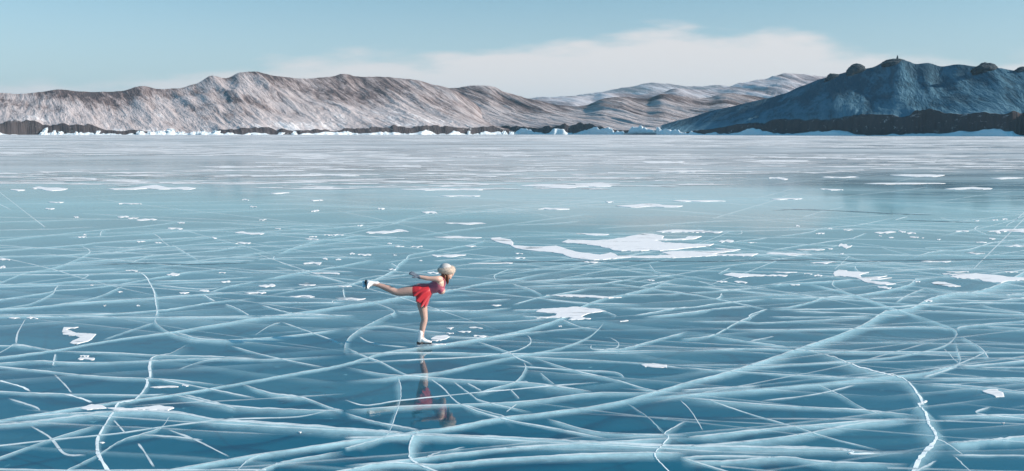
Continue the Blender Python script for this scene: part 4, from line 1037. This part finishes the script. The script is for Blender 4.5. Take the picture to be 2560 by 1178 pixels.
sk = link('skirt', me, RED, body, smooth=True)
so = sk.modifiers.new('cloth', 'SOLIDIFY'); so.thickness = 0.004; so.offset = 0
# short briefs under the skirt
bm = bmesh.new()
limb(bm, [(B(1048, 727.5), 0.108, 0.17), (B(1056, 728), 0.120, 0.175), (B(1068, 724), 0.106, 0.160)], seg=24)
limb(bm, [(B(1053, 734, 0.075), 0.104, 0.100), (B(1054.5, 748, 0.067), 0.098, 0.096)])
limb(bm, [(B(1048, 727, -0.075), 0.107, 0.101), (B(1037, 727, -0.083), 0.097, 0.094)])
fused('briefs', bm, 0.007, 4, RED, body)

# gloves
for w, f, u, ot in ((wr1, f1, u1, o1), (wr2, f2, u2, o2)):
    bm = bmesh.new(); hand(bm, w, f, u, ot, 0.0030)
    limb(bm, [(w - f * 0.03, 0.029, 0.031), (w + f * 0.015, 0.027, 0.032)], side=ot, seg=14)
    fused('glove', bm, 0.0042, 1, GLOVE, body)

# hair: long loose locks falling from under the hat
rh = random.Random(3)
for k in range(16):
    t = k / 15
    s = -1 if k % 2 == 0 else 1
    y0 = s * rh.uniform(0.05, 0.085)
    x0 = rh.uniform(1106, 1119)
    x1 = x0 + rh.uniform(-1, 3.5); ln = rh.uniform(18, 29)
    bm = bmesh.new()
    limb(bm, [(B(x0, 683, y0 * 0.9), 0.018, 0.014), (B(x0 + 0.5, 690, y0 * 1.05), 0.019, 0.013), (B((x0 + x1) / 2, 683 + ln * 0.6, y0), 0.015, 0.011), (B(x1, 683 + ln, y0 * 0.85), 0.004, 0.004)], seg=8, sub=4)
    me = bpy.data.meshes.new('hair_lock'); bm.to_mesh(me); bm.free()
    link('hair_lock', me, HAIR, body, True)

# fur hat: felt crown and a thick fur brim
hat_root = None
bm = bmesh.new()
bmesh.ops.create_icosphere(bm, subdivisions=4, radius=1.0)
HAT = Matrix.Translation(B(1115.0, 675.5)) @ Matrix.Rotation(R(12), 4, 'Y')
for v in bm.verts:
    c = v.co
    k = 1 + 0.05 * float(fbm(c.x * 2.2, c.y * 2.2 + c.z, 3, 3))
    z = c.z * (0.108 if c.z > 0 else 0.055)
    v.co = HAT @ Vector((c.x * 0.116 * k - 0.006, c.y * 0.108 * k, z + 0.005))
me = bpy.data.meshes.new('fur_hat'); bm.to_mesh(me); bm.free()
hat = link('fur_hat', me, FELT, body, True)
bm = bmesh.new()
nA, nB = 40, 12
ringv = []
for i in range(nA):
    a = 2 * math.pi * i / nA
    front = 0.5 + 0.5 * math.cos(a)
    row = []
    for j in range(nB):
        b = 2 * math.pi * j / nB
        rr = 0.028 + 0.022 * front
        cR = 0.098
        row.append(bm.verts.new(HAT @ Vector(((cR + rr * math.cos(b)) * math.cos(a) * 1.02, (cR - 0.006 + rr * math.cos(b)) * math.sin(a), rr * 1.15 * math.sin(b) - 0.022 + 0.045 * front))))
    ringv.append(row)
for i in range(nA):
    for j in range(nB):
        bm.faces.new((ringv[i][j], ringv[(i + 1) % nA][j], ringv[(i + 1) % nA][(j + 1) % nB], ringv[i][(j + 1) % nB]))
bmesh.ops.recalc_face_normals(bm, faces=bm.faces)
bm.normal_update()
base_faces = list(bm.faces)
for f in base_faces:                      # tufts
    for _ in range(7):
        c = f.calc_center_median() + Vector((rh.gauss(0, .005), rh.gauss(0, .005), rh.gauss(0, .005)))
        n = (f.normal + Vector((rh.gauss(0, .45), rh.gauss(0, .45), rh.gauss(0, .45)))).normalized()
        t = n.orthogonal().normalized() * 0.0022
        L = rh.uniform(0.010, 0.022)
        a_, b_, c_ = bm.verts.new(c - t), bm.verts.new(c + t), bm.verts.new(c + n * L)
        bm.faces.new((a_, b_, c_))
me = bpy.data.meshes.new('fur_brim'); bm.to_mesh(me); bm.free()
link('fur_brim', me, FUR, hat)

# skates
def skate(O, toe, up, ice_gap):
    """O: ankle point inside the boot, toe and up unit vectors; boot 0.245 long, blade below"""
    toe = toe.normalized(); up = (up - toe * up.dot(toe)).normalized(); sd = up.cross(toe)
    def L(a, s, z): return O + toe * a + sd * s + up * z
    bm = bmesh.new()
    limb(bm, [(L(-0.004, 0, 0.075), 0.046, 0.044), (L(-0.006, 0, 0.03), 0.043, 0.040), (L(-0.008, 0, -0.02), 0.047, 0.041), (L(-0.012, 0, -0.055), 0.050, 0.040)], side=sd, seg=18)
    limb(bm, [(L(-0.035, 0, -0.060), 0.030, 0.034), (L(0.02, 0, -0.045), 0.043, 0.039), (L(0.075, 0, -0.066), 0.031, 0.042), (L(0.13, 0, -0.075), 0.022, 0.040), (L(0.165, 0, -0.080), 0.015, 0.028)], side=sd, seg=18)
    root = fused('skate', bm, 0.006, 3, BOOT, body)
    bm = bmesh.new()
    for (a0, a1, z0, z1, w0, w1) in ((-0.072, -0.010, -0.128, -0.083, 0.030, 0.034), (-0.065, 0.185, -0.108, -0.094, 0.028, 0.040)):
        vs = [bm.verts.new(L(a, s * w, z)) for z in (z0, z1) for a, s, w in ((a0, -1, w0), (a1, -1, w1), (a1, 1, w1), (a0, 1, w0))]
        for f in ((0, 3, 2, 1), (4, 5, 6, 7), (0, 1, 5, 4), (1, 2, 6, 5), (2, 3, 7, 6), (3, 0, 4, 7)): bm.faces.new([vs[i] for i in f])
    bmesh.ops.bevel(bm, geom=list(bm.edges), offset=0.006, segments=2, affect='EDGES')
    me = bpy.data.meshes.new('sole'); bm.to_mesh(me); bm.free(); link('sole', me, SOLE, root)
    bm = bmesh.new()
    prof = [(-0.105, -0.146), (-0.098, -0.158), (-0.05, -0.162), (0.05, -0.1635), (0.14, -0.161), (0.185, -0.150), (0.196, -0.135), (0.186, -0.128), (0.17, -0.140), (0.145, -0.143), (0.135, -0.105), (0.105, -0.105), (0.095, -0.146), (-0.015, -0.146), (-0.022, -0.126), (-0.062, -0.126), (-0.07, -0.146)]
    A = [bm.verts.new(L(a, -0.0022, z)) for a, z in prof]; C = [bm.verts.new(L(a, 0.0022, z)) for a, z in prof]
    bm.faces.new(A); bm.faces.new(C[::-1])
    for i in range(len(prof)): bm.faces.new((A[i], C[i], C[(i + 1) % len(prof)], A[(i + 1) % len(prof)]))
    bmesh.ops.triangulate(bm, faces=[f for f in bm.faces if len(f.verts) > 4])
    bmesh.ops.recalc_face_normals(bm, faces=bm.faces)
    me = bpy.data.meshes.new('blade'); bm.to_mesh(me); bm.free(); link('blade', me, STEEL, root)
    bm = bmesh.new()                                   # laces
    for k in range(5):
        z = 0.055 - k * 0.022; a = 0.040 + max(0, (k - 2)) * 0.016
        limb(bm, [(L(a, -0.022, z), 0.003, 0.003), (L(a + 0.008, 0, z + 0.002), 0.003, 0.003), (L(a, 0.022, z), 0.003, 0.003)], side=up, seg=6, sub=3)
    me = bpy.data.meshes.new('laces'); bm.to_mesh(me); bm.free(); link('laces', me, FELT, root)
g = B(1053, 867)
skate(Vector((g.x, g.y, 0.165)), Vector((1, -0.12, 0.0)), Vector((0.02, 0, 1)), 0)
skate(B(931, 709.5, -0.10), Vector((0.12, -0.95, -0.28)), Vector((0.95, 0.0, -0.14)), 0)

# ------------------------------------------------------------------ winter haze
def haze_box(x0, x1, y0, y1, z0, z1, density):
    vs = [(x, y, z) for z in (z0, z1) for x, y in ((x0, y0), (x1, y0), (x1, y1), (x0, y1))]
    fs = [(0, 3, 2, 1), (4, 5, 6, 7), (0, 1, 5, 4), (1, 2, 6, 5), (2, 3, 7, 6), (3, 0, 4, 7)]
    M = Mat('haze')
    v = M.node('ShaderNodeVolumePrincipled')
    v.inputs['Color'].default_value = (0.45, 0.76, 0.95, 1)
    v.inputs['Density'].default_value = density
    v.inputs['Anisotropy'].default_value = 0.1
    M.l.new(v.outputs[0], M.out.inputs['Volume'])
    o = link('haze', mesh('haze', vs, fs), M.m)
    tag(o, 'thin blue winter haze hanging over the whole lake', 'haze', kind='stuff')
haze_box(-9500, 9500, -3500, 14500, -4.5, 440, 0.00005)
